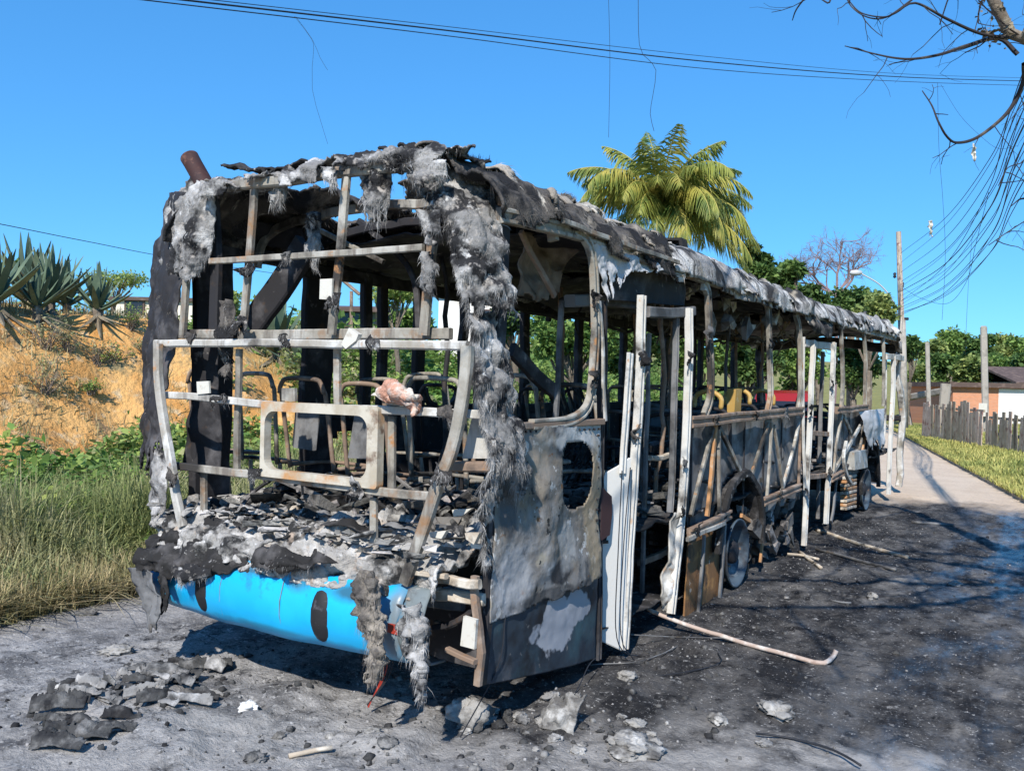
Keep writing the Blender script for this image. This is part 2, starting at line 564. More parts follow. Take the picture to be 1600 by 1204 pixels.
def road_mat():
    M = bpy.data.materials.new('scorched_road')
    M.use_nodes = True
    t = M.node_tree
    N, L = t.nodes, t.links
    bs = N['Principled BSDF']
    ge = N.new('ShaderNodeNewGeometry')
    pos = ge.outputs['Position']
    sp = N.new('ShaderNodeSeparateXYZ')
    L.new(pos, sp.inputs[0])

    def nz(scale, detail=6, rough=.62, off=0.0, st=(1, 1, 1)):
        mp = N.new('ShaderNodeMapping')
        mp.inputs['Location'].default_value = (off, off * .7, off * .3)
        mp.inputs['Scale'].default_value = st
        L.new(pos, mp.inputs[0])
        n = N.new('ShaderNodeTexNoise')
        n.inputs['Scale'].default_value = scale
        n.inputs['Detail'].default_value = detail
        n.inputs['Roughness'].default_value = rough
        L.new(mp.outputs[0], n.inputs['Vector'])
        return n.outputs['Fac']

    def mr(v, lo, hi, a=0.0, b=1.0):
        r = N.new('ShaderNodeMapRange')
        r.inputs['From Min'].default_value = lo
        r.inputs['From Max'].default_value = hi
        r.inputs['To Min'].default_value = a
        r.inputs['To Max'].default_value = b
        L.new(v, r.inputs['Value'])
        return r.outputs[0]

    def ma(op, a, b):
        x = N.new('ShaderNodeMath')
        x.operation = op
        for i, k in enumerate((a, b)):
            if isinstance(k, (int, float)):
                x.inputs[i].default_value = k
            else:
                L.new(k, x.inputs[i])
        return x.outputs[0]

    def mix(f, a, b):
        x = N.new('ShaderNodeMix')
        x.data_type = 'RGBA'
        L.new(f, x.inputs['Factor'])
        for i, k in ((6, a), (7, b)):
            if isinstance(k, tuple):
                x.inputs[i].default_value = (*k, 1)
            else:
                L.new(k, x.inputs[i])
        return x.outputs[2]
    concrete = mix(mr(nz(1.2), .35, .7), (.56, .44, .33), (.66, .54, .42))
    concrete = mix(mr(nz(14), .55, .75), concrete, (.38, .32, .26))
    # burnt surface: grey ash dust, soot, white flecks
    ashy = mix(mr(nz(1.9, 8, .70, 3), .40, .62), (.11, .108, .11), (.36, .35, .345))
    ashy = mix(mr(nz(7, 7, .70, 8), .53, .63), ashy, (.045, .044, .046))
    ashy = mix(mr(nz(9, 7, .70, 18), .56, .66), ashy, (.40, .39, .38))
    ashy = mix(mr(nz(34, 5, .65, 1), .58, .68), ashy, (.52, .51, .50))
    ashy = mix(mr(nz(30, 5, .65, 41), .58, .66), ashy, (.05, .05, .05))
    soot = mix(mr(nz(2.6, 8, .70, 13, (1, .55, 1)), .42, .64), (.020, .020, .022), (.125, .120, .117))
    soot = mix(mr(nz(8, 7, .70, 23), .54, .64), soot, (.018, .018, .02))
    soot = mix(mr(nz(22, 6, .68, 4), .59, .67), soot, (.25, .245, .24))
    soot = mix(mr(nz(1.1, 6, .66, 21, (1, .45, 1)), .57, .66), soot, (.20, .19, .18))
    soot = mix(mr(nz(60, 4, .6, 9), .64, .70), soot, (.42, .41, .40))
    wob = ma('MULTIPLY', ma('SUBTRACT', nz(.8, 5, .6, 5), .5), 2.4)
    gl = mr(ma('ADD', ma('ADD', sp.outputs[0], ma('MULTIPLY', sp.outputs[1], .35)), wob), .95, 1.6)     # grey ash on the rear left
    burnt = mix(gl, ashy, soot)
    crust = ma('MULTIPLY', mr(ma('ADD', ma('ADD', sp.outputs[1], ma('MULTIPLY', sp.outputs[0], -.42)), wob), .15, -.35), mr(nz(3.4, 7, .7, 51), .40, .58))
    burnt = mix(ma('MULTIPLY', crust, .8), burnt, (.36, .345, .33))
    pale = mr(ma('ADD', ma('SUBTRACT', ma('MULTIPLY', sp.outputs[0], -1), ma('MULTIPLY', sp.outputs[1], -.25)), wob), 1.6, 2.5)
    burnt = mix(ma('MULTIPLY', pale, .55), burnt, (.36, .345, .335))
    far_ = mr(ma('ADD', sp.outputs[1], ma('MULTIPLY', wob, 1.2)), 11.2, 12.2)
    col = mix(far_, burnt, concrete)
    L.new(col, bs.inputs['Base Color'])
    # wet, sooty patches on the right
    wet = ma('MULTIPLY', mr(ma('ADD', sp.outputs[0], ma('MULTIPLY', wob, .6)), 2.1, 2.8), mr(nz(1.7, 6, .68, 31, (1.5, .40, 1)), .42, .58))
    wet = ma('MULTIPLY', wet, mr(far_, 0, 1, 1, 0))
    L.new(mr(wet, 0, 1, .92, .27), bs.inputs['Roughness'])
    L.new(mr(wet, 0, 1, .12, .6), bs.inputs['Specular IOR Level'])
    b1 = N.new('ShaderNodeBump')
    b1.inputs['Distance'].default_value = .03
    L.new(mr(wet, 0, 1, .95, .35), b1.inputs['Strength'])
    L.new(ma('ADD', nz(16, 8, .68, 2), ma('MULTIPLY', nz(60, 4, .6, 6), .3)), b1.inputs['Height'])
    L.new(b1.outputs[0], bs.inputs['Normal'])
    return M


def road_relief(P):
    x, y = P[..., 0], P[..., 1]
    r = fbm(P, 1.3, 4, 1) * .010 + fbm(P, 7, 4, 2) * .014 + np.maximum(fbm(P, 15, 3, 12), .1) * .012
    near = np.exp(-((x - .9) / 1.6) ** 2 - ((y + .25) / .8) ** 2)
    r = r + near * (np.maximum(fbm(P, 2.4, 5, 3), -.1) * .075 + np.abs(fbm(P, 9, 3, 4)) * .018)
    heap = np.exp(-((x + .62) / .5) ** 2 - ((y + .62) / .42) ** 2)
    r = r + heap * (.03 + np.abs(fbm(P, 6, 4, 6)) * .05)
    band = np.exp(-((x - 1.55) / .5) ** 2) * np.clip((12 - y) / 2, 0, 1)
    r = r + band * np.maximum(fbm(P, 3, 5, 8), 0) * .035
    return np.where(y > 12.5, r * .25, r)


rs = spaced([(0, 1, .0042)])
ry = spaced([(-30, -3, 1.5), (-3, 7, .03), (7, 13, .06), (13, 60, .5)])
U, Y = np.meshgrid(rs, ry, indexing='ij')
xl, xr = edge_l(Y) - .25, kerb_x(Y) + .02
X = xl + (xr - xl) * U
P = np.stack([X, Y, 0 * X], -1)
P[..., 2] = road_relief(P)
road = link('road', mesh_np('road', P, grid_faces(len(rs), len(ry))), road_mat(), None, True)
tag(road, 'road surface, black with soot near the bus and pale concrete beyond', 'road', None, 'structure')

# kerb stones along the right edge
M_kerb = mat('kerb_stone', (.40, .35, .27), [((.16, .14, .11), 6, .5, .65, 1), ((.40, .35, .28), 3, .5, .7, 2)], .9, 0, (30, .5, .01), rnd=.15)
kerb = empty('kerb', (3, 12, 0), 'low stone kerb between the road and the grass verge', 'kerb', None, 'structure')
for i in range(40):
    y0 = 4 + i * 1.0
    a = np.array([kerb_x(np.array(y0)) + .09, y0 + .008, .015])
    b = np.array([kerb_x(np.array(y0 + 1)) + .09, y0 + .992, .015])
    o = MB().bar(warp(dens([a, b], .34), .012, i), .16, .19 + .02 * random.random(), (0, 0, 1), .12).build('kerb_stone', M_kerb, kerb)
    o.matrix_parent_inverse = Matrix.Translation((-3, -12, 0))


def child(o, par):
    o.parent = par
    o.matrix_parent_inverse = Matrix.Translation(-par.location)
    return o


# ------------------------------------------------------------------ the burnt bus
bus = empty('burnt_bus', (0, 0, 0), 'burnt-out city bus, stripped to its frame, with a blue rear bumper', 'bus')
YN, XN = np.array([0, 1., 0]), np.array([1., 0, 0])
_sd = [0]


def rbar(name, uv, w, m_=None, d=.05, y=0.0, par=bus, amt=.0035):
    _sd[0] += 1
    pts = warp(dens([RR(u, v, y) for u, v in uv], .07), amt, _sd[0])
    return MB().bar(pts, w * .84, d * .72, -YN).build(name, m_ or M_steel, par)


def sbar(name, uv, w, m_=None, d=.05, x=1.25, par=bus, amt=.004):
    _sd[0] += 1
    pts = warp(dens([SS(u, v, x) for u, v in uv], .08), amt, _sd[0])
    if name == 'door_post' and m_ is M_paint:
        m_, w = M_post, w * 1.15
    gr = .3 if name in ('door_post', 'window_pillar', 'waist_beam', 'floor_beam', 'cant_rail') else 0
    return MB().bar(pts, w * .92, d * .8, XN, .12, 0, gr).build(name, m_ or M_steel, par)


# rear face frame
rbar('rear_header_beam', [(333, 293), (430, 284), (540, 268), (650, 258), (690, 257)], .07, M_steel, .07)
for uv, w in (([(397, 288), (390, 400), (379, 518)], .056), ([(541, 276), (531, 400), (518, 522)], .06), ([(684, 285), (673, 400), (662, 524)], .064)):
    rbar('upper_post', uv, w, M_steel, .045)
rbar('upper_crossbar', [(328, 408), (430, 402), (530, 396), (662, 387)], .042, M_steel, .035, -.045)
rbar('window_sill_rail', [(245, 537), (400, 536), (560, 538), (732, 541)], .055, M_paint, .07, -.055)
rbar('sill_channel', [(262, 521), (400, 523), (560, 521), (705, 521)], .07, M_steel, .05, .055)
rbar('corner_post', [(292, 430), (288, 480), (284, 528)], .055, M_steel)
rbar('corner_post', [(333, 300), (338, 400), (335, 520)], .09, M_soot, .06, .08)
rbar('middle_rail', [(250, 616), (330, 622), (430, 633), (520, 638), (610, 641), (756, 648)], .052, M_paint, .04, -.045)
rbar('lower_rail', [(268, 727), (330, 734), (430, 745), (520, 757), (600, 768), (680, 777)], .055, M_steel, .04, -.045)
for uv in ([(374, 545), (372, 620), (370, 735)], [(527, 545), (528, 636)], [(613, 650), (612, 768)], [(319, 738), (318, 822)], [(585, 777), (584, 897)]):
    rbar('upright', uv, .05, M_steel, .04)
rbar('bowed_post', [(247, 537), (248, 600), (256, 660), (268, 727), (276, 775), (286, 822)], .066, M_paint, .06, -.11)
rbar('bowed_post', [(731, 541), (729, 585), (720, 640), (705, 705), (686, 755), (660, 830), (633, 910)], .072, M_steel, .06, -.11)
rbar('bracket', [(700, 728), (775, 729)], .06, M_rust, .12, .03)
mb = MB().prism([RR(748, 585, .05), RR(772, 600, .05), RR(780, 716, .05), RR(722, 716, .05), RR(738, 650, .05)], (0, .012, 0))
mb.build('corner_gusset', M_paint, bus)


M_plate = mat('rusting_cream_paint', (.40, .35, .27), [((.52, .48, .40), 5, .46, .6, 1), ((.46, .24, .10), 4, .52, .64, 2, 6), ((.16, .11, .08), 7, .60, .70, 3)], .7, 0, (50, .4, .004))
# number plate hatch: a frame with rounded inner corners
def rounded(cx, cz, w, h, r, n=6):
    out = []
    for sx, sz, a0 in ((1, 1, 0), (-1, 1, 90), (-1, -1, 180), (1, -1, 270)):
        for k in range(n + 1):
            a = R_(a0 + 90 * k / n)
            out.append((cx + sx * (w / 2 - r) + r * math.cos(a), cz + sz * (h / 2 - r) + r * math.sin(a)))
    return out


def ring(name, outer, inner, y0, dep, m_, par):
    n = len(outer)
    V = [(x, y0, z) for x, z in outer] + [(x, y0, z) for x, z in inner] + [(x, y0 + dep, z) for x, z in outer] + [(x, y0 + dep, z) for x, z in inner]
    Fc = []
    for i in range(n):
        j = (i + 1) % n
        Fc += [(i, n + i, n + j, j), (2 * n + i, 2 * n + j, 3 * n + j, 3 * n + i), (i, j, 2 * n + j, 2 * n + i), (n + i, 3 * n + i, 3 * n + j, n + j)]
    return MB().add(V, Fc).build(name, m_, par)


ring('plate_hatch_frame', rounded(.255, 1.42, .87, .42, .02), rounded(.235, 1.415, .765, .325, .07), -.085, .05, M_plate, bus)


def slab(name, uv, y, m_, t=.012, par=bus):
    return MB().prism([RR(u, v, y) for u, v in uv], (0, t, 0)).build(name, m_, par)


slab('small_plate', [(307, 596), (326, 595), (327, 614), (308, 616)], -.07, M_white)
slab('hinge_plate', [(440, 606), (460, 606), (461, 627), (440, 626)], -.075, M_steel, .02)
slab('small_plate', [(500, 436), (519, 435), (518, 468), (499, 467)], -.04, M_white)
slab('hinge_plate', [(604, 620), (631, 622), (632, 634), (604, 632)], -.08, M_steel, .02)

# ------------------------------------------------------------------ ragged sheets and fibre


def sheet(name, Pf, nu, nv, m_, par, disp=.02, scale=6, rag=.12, hole=None, thick=.008, seed=1, fur=0, flen=.06, fdir=(0, 0, -1), fm=None, fw=.004, ragtop=0.0, fspread=.5):
    u, v = np.meshgrid(np.linspace(0, 1, nu), np.linspace(0, 1, nv), indexing='ij')
    P = Pf(u, v)
    du, dv = np.gradient(P, axis=0), np.gradient(P, axis=1)
    Nn = np.cross(du, dv)
    Nn /= np.linalg.norm(Nn, axis=-1)[..., None] + 1e-9
    P = P + Nn * (fbm(P, scale, 5, seed) * disp)[..., None]
    keep = np.ones((nu - 1, nv - 1), bool)
    uc, vc = (u[:-1, :-1] + u[1:, 1:]) / 2, (v[:-1, :-1] + v[1:, 1:]) / 2
    cen = (P[:-1, :-1] + P[1:, 1:]) / 2
    if rag:
        keep &= vc < 1 - rag * (.5 + fbm(np.stack([uc * 9, 0 * uc, 0 * uc + seed], -1), 1.0, 4, seed) * .9 + .25 * fbm(cen, 25, 2, seed))
    if ragtop:
        keep &= vc > ragtop * (.5 + fbm(np.stack([uc * 7, 0 * uc, 0 * uc + seed], -1), 1.0, 4, seed + 3) * .9)
    if hole is not None:
        keep &= ~hole(cen, uc, vc)
    Fq = grid_faces(nu, nv)[keep.ravel()]
    used = np.unique(Fq)
    remap = np.zeros(nu * nv, int)
    remap[used] = np.arange(len(used))
    o = link(name, mesh_np(name, P.reshape(-1, 3)[used], remap[Fq]), m_, par, True)
    if thick:
        md = o.modifiers.new('thickness', 'SOLIDIFY')
        md.thickness = thick
        md.offset = 0
    if fur:
        fur = int(fur * 2.2)
        ok = np.argwhere(keep)
        ii = ok[RNG.integers(0, len(ok), fur)]
        fu, fv = RNG.random((2, fur))[..., None]
        a, b, c = P[ii[:, 0], ii[:, 1]], P[ii[:, 0] + 1, ii[:, 1]], P[ii[:, 0], ii[:, 1] + 1]
        root = a + (b - a) * fu + (c - a) * fv
        nn = Nn[ii[:, 0], ii[:, 1]]
        strands(o, root, nn, flen, fdir, fm or M_hair, fw, fspread)
    return o


def strands(par, root, nn, flen, fdir, m_, fw, spread=.5, name='fibre_fringe'):
    n = len(root)
    fw, flen = fw * .36, flen * .58
    cl = fbm(root, 9, 2, 4)[:, None]
    d = np.asarray(fdir, float) + nn * np.where(RNG.random((n, 1)) < .8, .32, -.4) + RNG.normal(0, spread, (n, 3)) * .6 + np.stack([fbm(root, 11, 2, k) for k in (5, 6, 7)], -1) * spread
    d /= np.linalg.norm(d, axis=1)[:, None]
    ln = flen * (.35 + RNG.random((n, 1)) ** 2 * 1.3) * (1 + .7 * cl)
    side = np.cross(d, RNG.normal(0, 1, (n, 3)))
    side /= np.linalg.norm(side, axis=1)[:, None]
    w = fw * RNG.uniform(.5, 1.2, (n, 1))
    mid = root + d * ln * .55
    tip = mid + (d + np.array([0, 0, -.55])) * ln * .45
    V = np.stack([root - side * w, root + side * w, mid - side * w * .7, mid + side * w * .7, tip], 1)
    b = np.arange(n)[:, None] * 5
    Ft = np.concatenate([b + np.array([[0, 1, 3]]), b + np.array([[0, 3, 2]]), b + np.array([[2, 3, 4]])])
    o = link(name, mesh_np(name, V.reshape(-1, 3), Ft), m_, par)
    o['kind'] = 'stuff'
    return o


def lerp_rows(rows):
    """rows: list of polylines (same length), v runs through the rows, u along each row"""
    A = np.asarray(rows, float)

    def Pf(u, v):
        nv, nu = A.shape[0], A.shape[1]
        tv, tu = v * (nv - 1), u * (nu - 1)
        iv, iu = np.minimum(tv.astype(int), nv - 2), np.minimum(tu.astype(int), nu - 2)
        fv, fu = (tv - iv)[..., None], (tu - iu)[..., None]
        fv, fu = fv * fv * (3 - 2 * fv) * .5 + fv * .5, fu
        return (A[iv, iu] * (1 - fu) + A[iv, iu + 1] * fu) * (1 - fv) + (A[iv + 1, iu] * (1 - fu) + A[iv + 1, iu + 1] * fu) * fv
    return Pf


# right rear corner: shaggy strip from the roof down to the window sill, then the long tuft below
def rowc(pts):
    return [p for p in pts]


def cor(u0, v0, u1, v1, y0=-.06, x1=1.27, bulge=.07):
    """a row across the corner: from the rear face round to the side"""
    a = RR(u0, v0, y0)
    z1 = RR(u1, v1, 0)[2]
    b = np.array([x1, RR(u1, v1, .02)[1] + .05, z1])
    b = SS(u1, v1, x1)
    c = (a + b) / 2 + np.array([.5, -.8, 0]) * bulge
    return [a, a * .6 + c * .4 + np.array([0, -.02, 0]), c, c * .45 + b * .55 + np.array([.02, -.01, 0]), b]


rows = [cor(640, 258, 757, 252, .02, 1.08, .02), cor(655, 300, 772, 290, -.03, 1.12), cor(700, 350, 783, 350, -.05, 1.24), cor(703, 400, 790, 410, -.07, 1.28), cor(716, 440, 800, 460, -.08, 1.3), cor(728, 490, 812, 500, -.08, 1.3)]
sheet('corner_insulation', lerp_rows(rows), 60, 90, M_fibre, bus, .032, 14, .10, None, .010, 3, 5200, .06, (-.1, -.15, -1), M_hair, .0035)
rows = [cor(733, 490, 778, 485, -.07, 1.2, .03), cor(737, 560, 796, 560, -.09, 1.28), cor(745, 620, 800, 640, -.09, 1.3), cor(762, 680, 818, 700, -.08, 1.33), cor(775, 715, 822, 735, -.06, 1.33), cor(748, 770, 812, 770, -.06, 1.31)]
sheet('corner_insulation', lerp_rows(rows), 50, 90, M_fibre, bus, .036, 13, .2, None, .010, 6, 6000, .085, (-.1, -.1, -1.3), M_hair, .0035)
rows = [cor(752, 760, 790, 765, -.02, 1.26, .02), cor(742, 800, 775, 800, -.02, 1.24, .03), cor(748, 830, 770, 840, 0, 1.22, .02), cor(752, 880, 765, 890, .02, 1.2, .02)]
sheet('corner_insulation', lerp_rows(rows), 30, 40, M_ashbed, bus, .05, 9, .15, None, .012, 16, 900, .06, (0, -.2, -1), M_hair, .0035)

# left rear corner: pale patch above, black flap below
def rowl(us, v, ys):
    return [RR(u, v, y) for u, y in zip(us, ys)]


rows = [[RR(300, 282, .25), RR(312, 283, .08), RR(325, 284, -.02), RR(340, 288, .0)],
        [RR(268, 310, .28), RR(285, 310, .06), RR(310, 310, -.05), RR(337, 315, .0)],
        [RR(258, 360, .28), RR(278, 360, .05), RR(305, 365, -.06), RR(335, 360, .0)],
        [RR(250, 400, .28), RR(270, 405, .05), RR(298, 405, -.06), RR(328, 400, .0)],
        [RR(244, 440, .28), RR(262, 448, .05), RR(285, 438, -.06), RR(310, 425, .0)]]
sheet('corner_insulation', lerp_rows(rows), 44, 56, M_fibre, bus, .032, 14, .14, None, .010, 9, 1500, .05, (0, -.1, -1), M_hair, .0035)
rows = [[RR(262, 300, .32), RR(285, 300, .10), RR(330, 300, .03)],
        [RR(240, 420, .32), RR(262, 420, .06), RR(288, 420, .02)],
        [RR(230, 520, .32), RR(252, 520, .04), RR(280, 520, .02)],
        [RR(224, 620, .32), RR(240, 620, .02), RR(252, 620, .02)],
        [RR(220, 690, .32), RR(238, 690, .0), RR(256, 690, .02)],
        [RR(218, 750, .32), RR(232, 755, .0), RR(258, 750, .02)]]
sheet('corner_panel', lerp_rows(rows), 40, 90, M_soot, bus, .03, 8, .16, None, .012, 12, 900, .04, (-.2, -.1, -1), M_hair_d, .0035)
sheet('torn_flap', lerp_rows([[RR(236, 700, .1), RR(246, 700, -.02), RR(256, 705, -.02)], [RR(236, 760, .1), RR(248, 755, -.05), RR(262, 760, -.03)], [RR(238, 830, .1), RR(250, 800, -.03), RR(258, 830, -.02)]]), 18, 30, M_fibre, bus, .03, 8, .2, None, .008, 14)
# dark lining behind the left posts
sheet('inner_corner_lining', lerp_rows([[RR(300, 535, .25), RR(340, 535, .32)], [RR(300, 620, .25), RR(345, 640, .32)], [RR(285, 730, .25), RR(345, 735, .32)]]), 20, 40, M_soot, bus, .03, 6, .0, None, .01, 17)
sheet('hanging_rag', lerp_rows([[RR(345, 470, .03), RR(355, 470, .03), RR(368, 470, .03)], [RR(335, 530, .0), RR(350, 530, -.03), RR(366, 530, .0)], [RR(345, 585, .03), RR(352, 590, .03), RR(358, 588, .03)]]), 16, 36, M_fibre_d, bus, .04, 12, .3, None, .006, 19, 250, .05, (0, 0, -1), M_hair, .0035)

# shreds hanging off the rear header
for k, (u0, u1, v0, v1, y) in enumerate(((565, 612, 262, 362, .02), (630, 700, 255, 300, -.06), (476, 502, 335, 430, .30), (655, 688, 330, 390, -.05), (420, 450, 292, 325, .06), (505, 530, 262, 300, -.05), (658, 680, 395, 470, -.03))):
    um = (u0 + u1) / 2
    rows = [[RR(u0, v0, y), RR(um, v0 - 3, y - .03), RR(u1, v0, y)],
            [RR(u0 + 3, v0 + (v1 - v0) * .4, y - .03), RR(um + 2, v0 + (v1 - v0) * .45, y - .06), RR(u1 - 2, v0 + (v1 - v0) * .4, y - .02)],
            [RR(u0 + (u1 - u0) * .3, v1 - 12, y - .02), RR(um + 4, v1, y - .04), RR(u1 - 4, v1 - 20, y - .01)]]
    sheet('hanging_shred', lerp_rows(rows), 22, 34, M_fibre, bus, .035, 15, .35, None, .006, 21 + k, 420, .06, (0, -.1, -1), M_hair, .0035)
# ragged crest of fibre lying over the rear header
rows = [[np.array([x, .16 + .03 * math.sin(9 * x), 2.93 + .03 * math.sin(5 * x + 1)]) for x in np.linspace(-.75, 1.1, 9)],
        [np.array([x, .03, 2.945 + .035 * math.sin(4 * x)]) for x in np.linspace(-.75, 1.1, 9)],
        [np.array([x, -.07, 2.90 - .10 * max(0, x - .8)]) for x in np.linspace(-.75, 1.1, 9)],
        [np.array([x, -.08, 2.82 - .10 * max(0, x - .5)]) for x in np.linspace(-.75, 1.1, 9)]]
sheet('header_insulation', lerp_rows(rows), 110, 24, M_fibre, bus, .04, 12, .75, None, .010, 31, 1700, .055, (0, -.3, -.6), M_hair, .0035)
for k, (u0, v0, u1, v1, w) in enumerate(((355, 268, 470, 272, .05), (400, 276, 520, 258, .05), (600, 240, 650, 238, .06), (630, 236, 690, 245, .05))):
    a, b = RR(u0, v0, .12), RR(u1, v1, .05)
    sheet('charred_flake', lerp_rows([[a + (b - a) * t + np.array([0, -.05, .01]) for t in np.linspace(0, 1, 5)], [a + (b - a) * t + np.array([0, .08, .02]) for t in np.linspace(0, 1, 5)]]), 40, 8, M_char, bus, .035, 9, .3, None, .012, 41 + k)
sheet('fibre_tuft', lerp_rows([[RR(607, 262, -.03), RR(625, 240, -.03), RR(640, 255, -.03)], [RR(610, 268, -.1), RR(626, 256, -.1), RR(642, 266, -.1)]]), 22, 12, M_fibre, bus, .06, 14, .1, None, .01, 45, 500, .07, (.1, -.2, .5), M_hair, .004)

for k, (u, v, y) in enumerate([(380, 505, -.05), (372, 512, -.07), (300, 525, -.06), (450, 528, -.1), (590, 533, -.1), (345, 624, -.08), (700, 645, -.1), (400, 742, -.08), (560, 762, -.08), (525, 470, -.03), (388, 420, -.04), (668, 440, -.04), (450, 402, -.06), (690, 745, -.15), (270, 740, -.15)]):
    c = RR(u, v, y)
    q = [RNG.normal(0, 1, 3) * np.array([.03, .012, .03]) for _ in range(9)]
    g_ = [[c + np.array([-.035 + .035 * j, -.01, .03 - .035 * i]) + q[i * 3 + j] * .6 for j in range(3)] for i in range(3)]
    sheet('clinging_scrap', lerp_rows(g_), 14, 14, (M_fibre, M_char, M_fibre_d, M_char)[k % 4], bus, .03, 18, .45, None, .006, 500 + k, 90, .04, (0, -.2, -1), M_hair, .003)
for k, (u, v) in enumerate([(1003, 560), (996, 680), (1076, 560), (1070, 720), (1064, 800), (930, 470), (928, 590), (1108, 520), (1204, 540), (1120, 655), (1180, 650), (1230, 645), (1090, 827), (1220, 773), (1266, 640), (1260, 770), (1301, 600), (1296, 740)]):
    c = SS(u, v, 1.285)
    q = [RNG.normal(0, 1, 3) * np.array([.012, .03, .03]) for _ in range(9)]
    g_ = [[c + np.array([.005, -.035 + .035 * j, .04 - .045 * i]) + q[i * 3 + j] * .6 for j in range(3)] for i in range(3)]
    sheet('clinging_scrap', lerp_rows(g_), 12, 14, (M_char, M_fibre_d, M_char, M_inner)[k % 4], bus, .03, 18, .5, None, .006, 540 + k)
# exhaust stub on the left of the roof
a, b = RR(322, 292, .2), RR(296, 246, .2)
ax = (b - a) / np.linalg.norm(b - a)
L_ = np.linalg.norm(b - a)
po = MB().lathe([(.058, -.06), (.058, L_ * .8), (.060, L_), (.052, L_), (.052, L_ * .3)], a, ax, 24).build('exhaust_pipe', M_pipe, bus, True)

# ------------------------------------------------------------------ bumper
for x_, z_, rx, rz, c_, am in ((-1.05, .66, .20, .10, (.03, .05, .06), .8), (-.62, .72, .22, .05, (.03, .05, .06), .85), (-.05, .72, .30, .035, (.04, .06, .07), .8), (.28, .70, .10, .06, (.05, .08, .09), .7), (.62, .70, .20, .06, (.03, .05, .06), .8), (.95, .56, .20, .30, (.17, .18, .18), .9), (.1, .43, .6, .025, (.03, .10, .16), .6), (-.75, .50, .10, .06, (.05, .16, .24), .5)):
    stain(M_blue, (x_, 0, z_), (rx, 1e4, rz), c_, am, .7, .6, 7)
def bump_sec(x):
    bow = .17 - .16 * (abs(x) / 1.25) ** 2.5
    z0, z1 = .40, .74
    prof = [(0.06, z1 + .01), (-.02, z1), (-.06, z1 - .05), (-.085, .60), (-.085, .52), (-.06, .44), (-.03, z0), (.06, z0 - .01)]
    return [np.array([x, y - bow + .02, z]) for y, z in prof]


xs = np.linspace(-1.22, .93, 60)
V = np.array([bump_sec(x) for x in xs])
V = V + np.stack([0 * V[..., 0], fbm(V, 2.2, 3, 4) * .012, fbm(V, 2.5, 3, 8) * .008], -1)
bumper = link('rear_bumper', mesh_np('rear_bumper', V, grid_faces(60, 8)), M_blue, bus, True)
md = bumper.modifiers.new('thickness', 'SOLIDIFY')
md.thickness = .012
xs = np.linspace(.93, 1.06, 10)
V = np.array([bump_sec(x) for x in xs]) + np.array([0, .0, 0])
V[:, :, 1] += fbm(V, 9, 3, 5) * .03
c = link('scorched_bumper_end', mesh_np('scorched_bumper_end', V, grid_faces(10, 8)), M_bluegrey, bumper, True)
c.modifiers.new('thickness', 'SOLIDIFY').thickness = .012
for k, xc in enumerate((-.47, .45)):
    # rounded rubber overrider that follows the bumper's curve
    hw, prof = .062, []
    nU, nV_ = 9, 14
    sec = np.array(bump_sec(xc))
    zz = np.linspace(.415, .70, nV_)
    V = []
    for i in range(nU):
        for j in range(nV_):
            s = (i / (nU - 1) - .5) * 2
            q = (j / (nV_ - 1) - .5) * 2
            wz = math.sqrt(max(0, 1 - abs(q) ** 3.5))
            zc = zz[j]
            ycurve = np.interp(zc, [.40, .44, .52, .60, .69, .74], [-.03, -.06, -.085, -.085, -.06, -.02])
            bow = .17 - .16 * (abs(xc) / 1.25) ** 2.5
            V.append((xc + s * hw * wz, ycurve - bow + .02 - .008 - .022 * (1 - s * s) * wz, zc))
    link('overrider_pad', mesh_np('overrider_pad', np.array(V), grid_faces(nU, nV_)), M_pad, bumper, True)
for k, xc in enumerate((-.30, .18, .72)):
    s_ = np.array(bump_sec(xc))[1:-1] + np.array([0, -.012, 0])
    MB().tube(s_, .003, 5).build('seam', M_bluegrey, bumper)
sx = np.array(bump_sec(.88))
MB().box((.89, sx[3][1] - .014, .565), (.16, .012, .045), Matrix.Rotation(-.09, 3, 'Z')).build('reflector', M_red, bumper)

# ash bed on the rear ledge, spilling over the bumper
rows = [[np.array([x, 1.1, .86]) for x in np.linspace(-1.18, 1.16, 9)],
        [np.array([x, .5, .93 + .03 * math.sin(3 * x)]) for x in np.linspace(-1.18, 1.16, 9)],
        [np.array([x, .1, .90 + .02 * math.sin(4 * x)]) for x in np.linspace(-1.18, 1.16, 9)],
        [np.array([x, -.08, .84]) for x in np.linspace(-1.2, 1.12, 9)],
        [np.array([x, -.19 + .14 * (abs(x) / 1.2) ** 2, .755]) for x in np.linspace(-1.2, 1.10, 9)],
        [np.array([x, -.23 + .16 * (abs(x) / 1.2) ** 2, .70]) for x in np.linspace(-1.2, 1.08, 9)]]
sheet('ash_bed', lerp_rows(rows), 230, 130, M_ashbed, bus, .085, 8, .09, None, .014, 51, 2600, .045, (0, -.5, -.6), M_hair, .003)
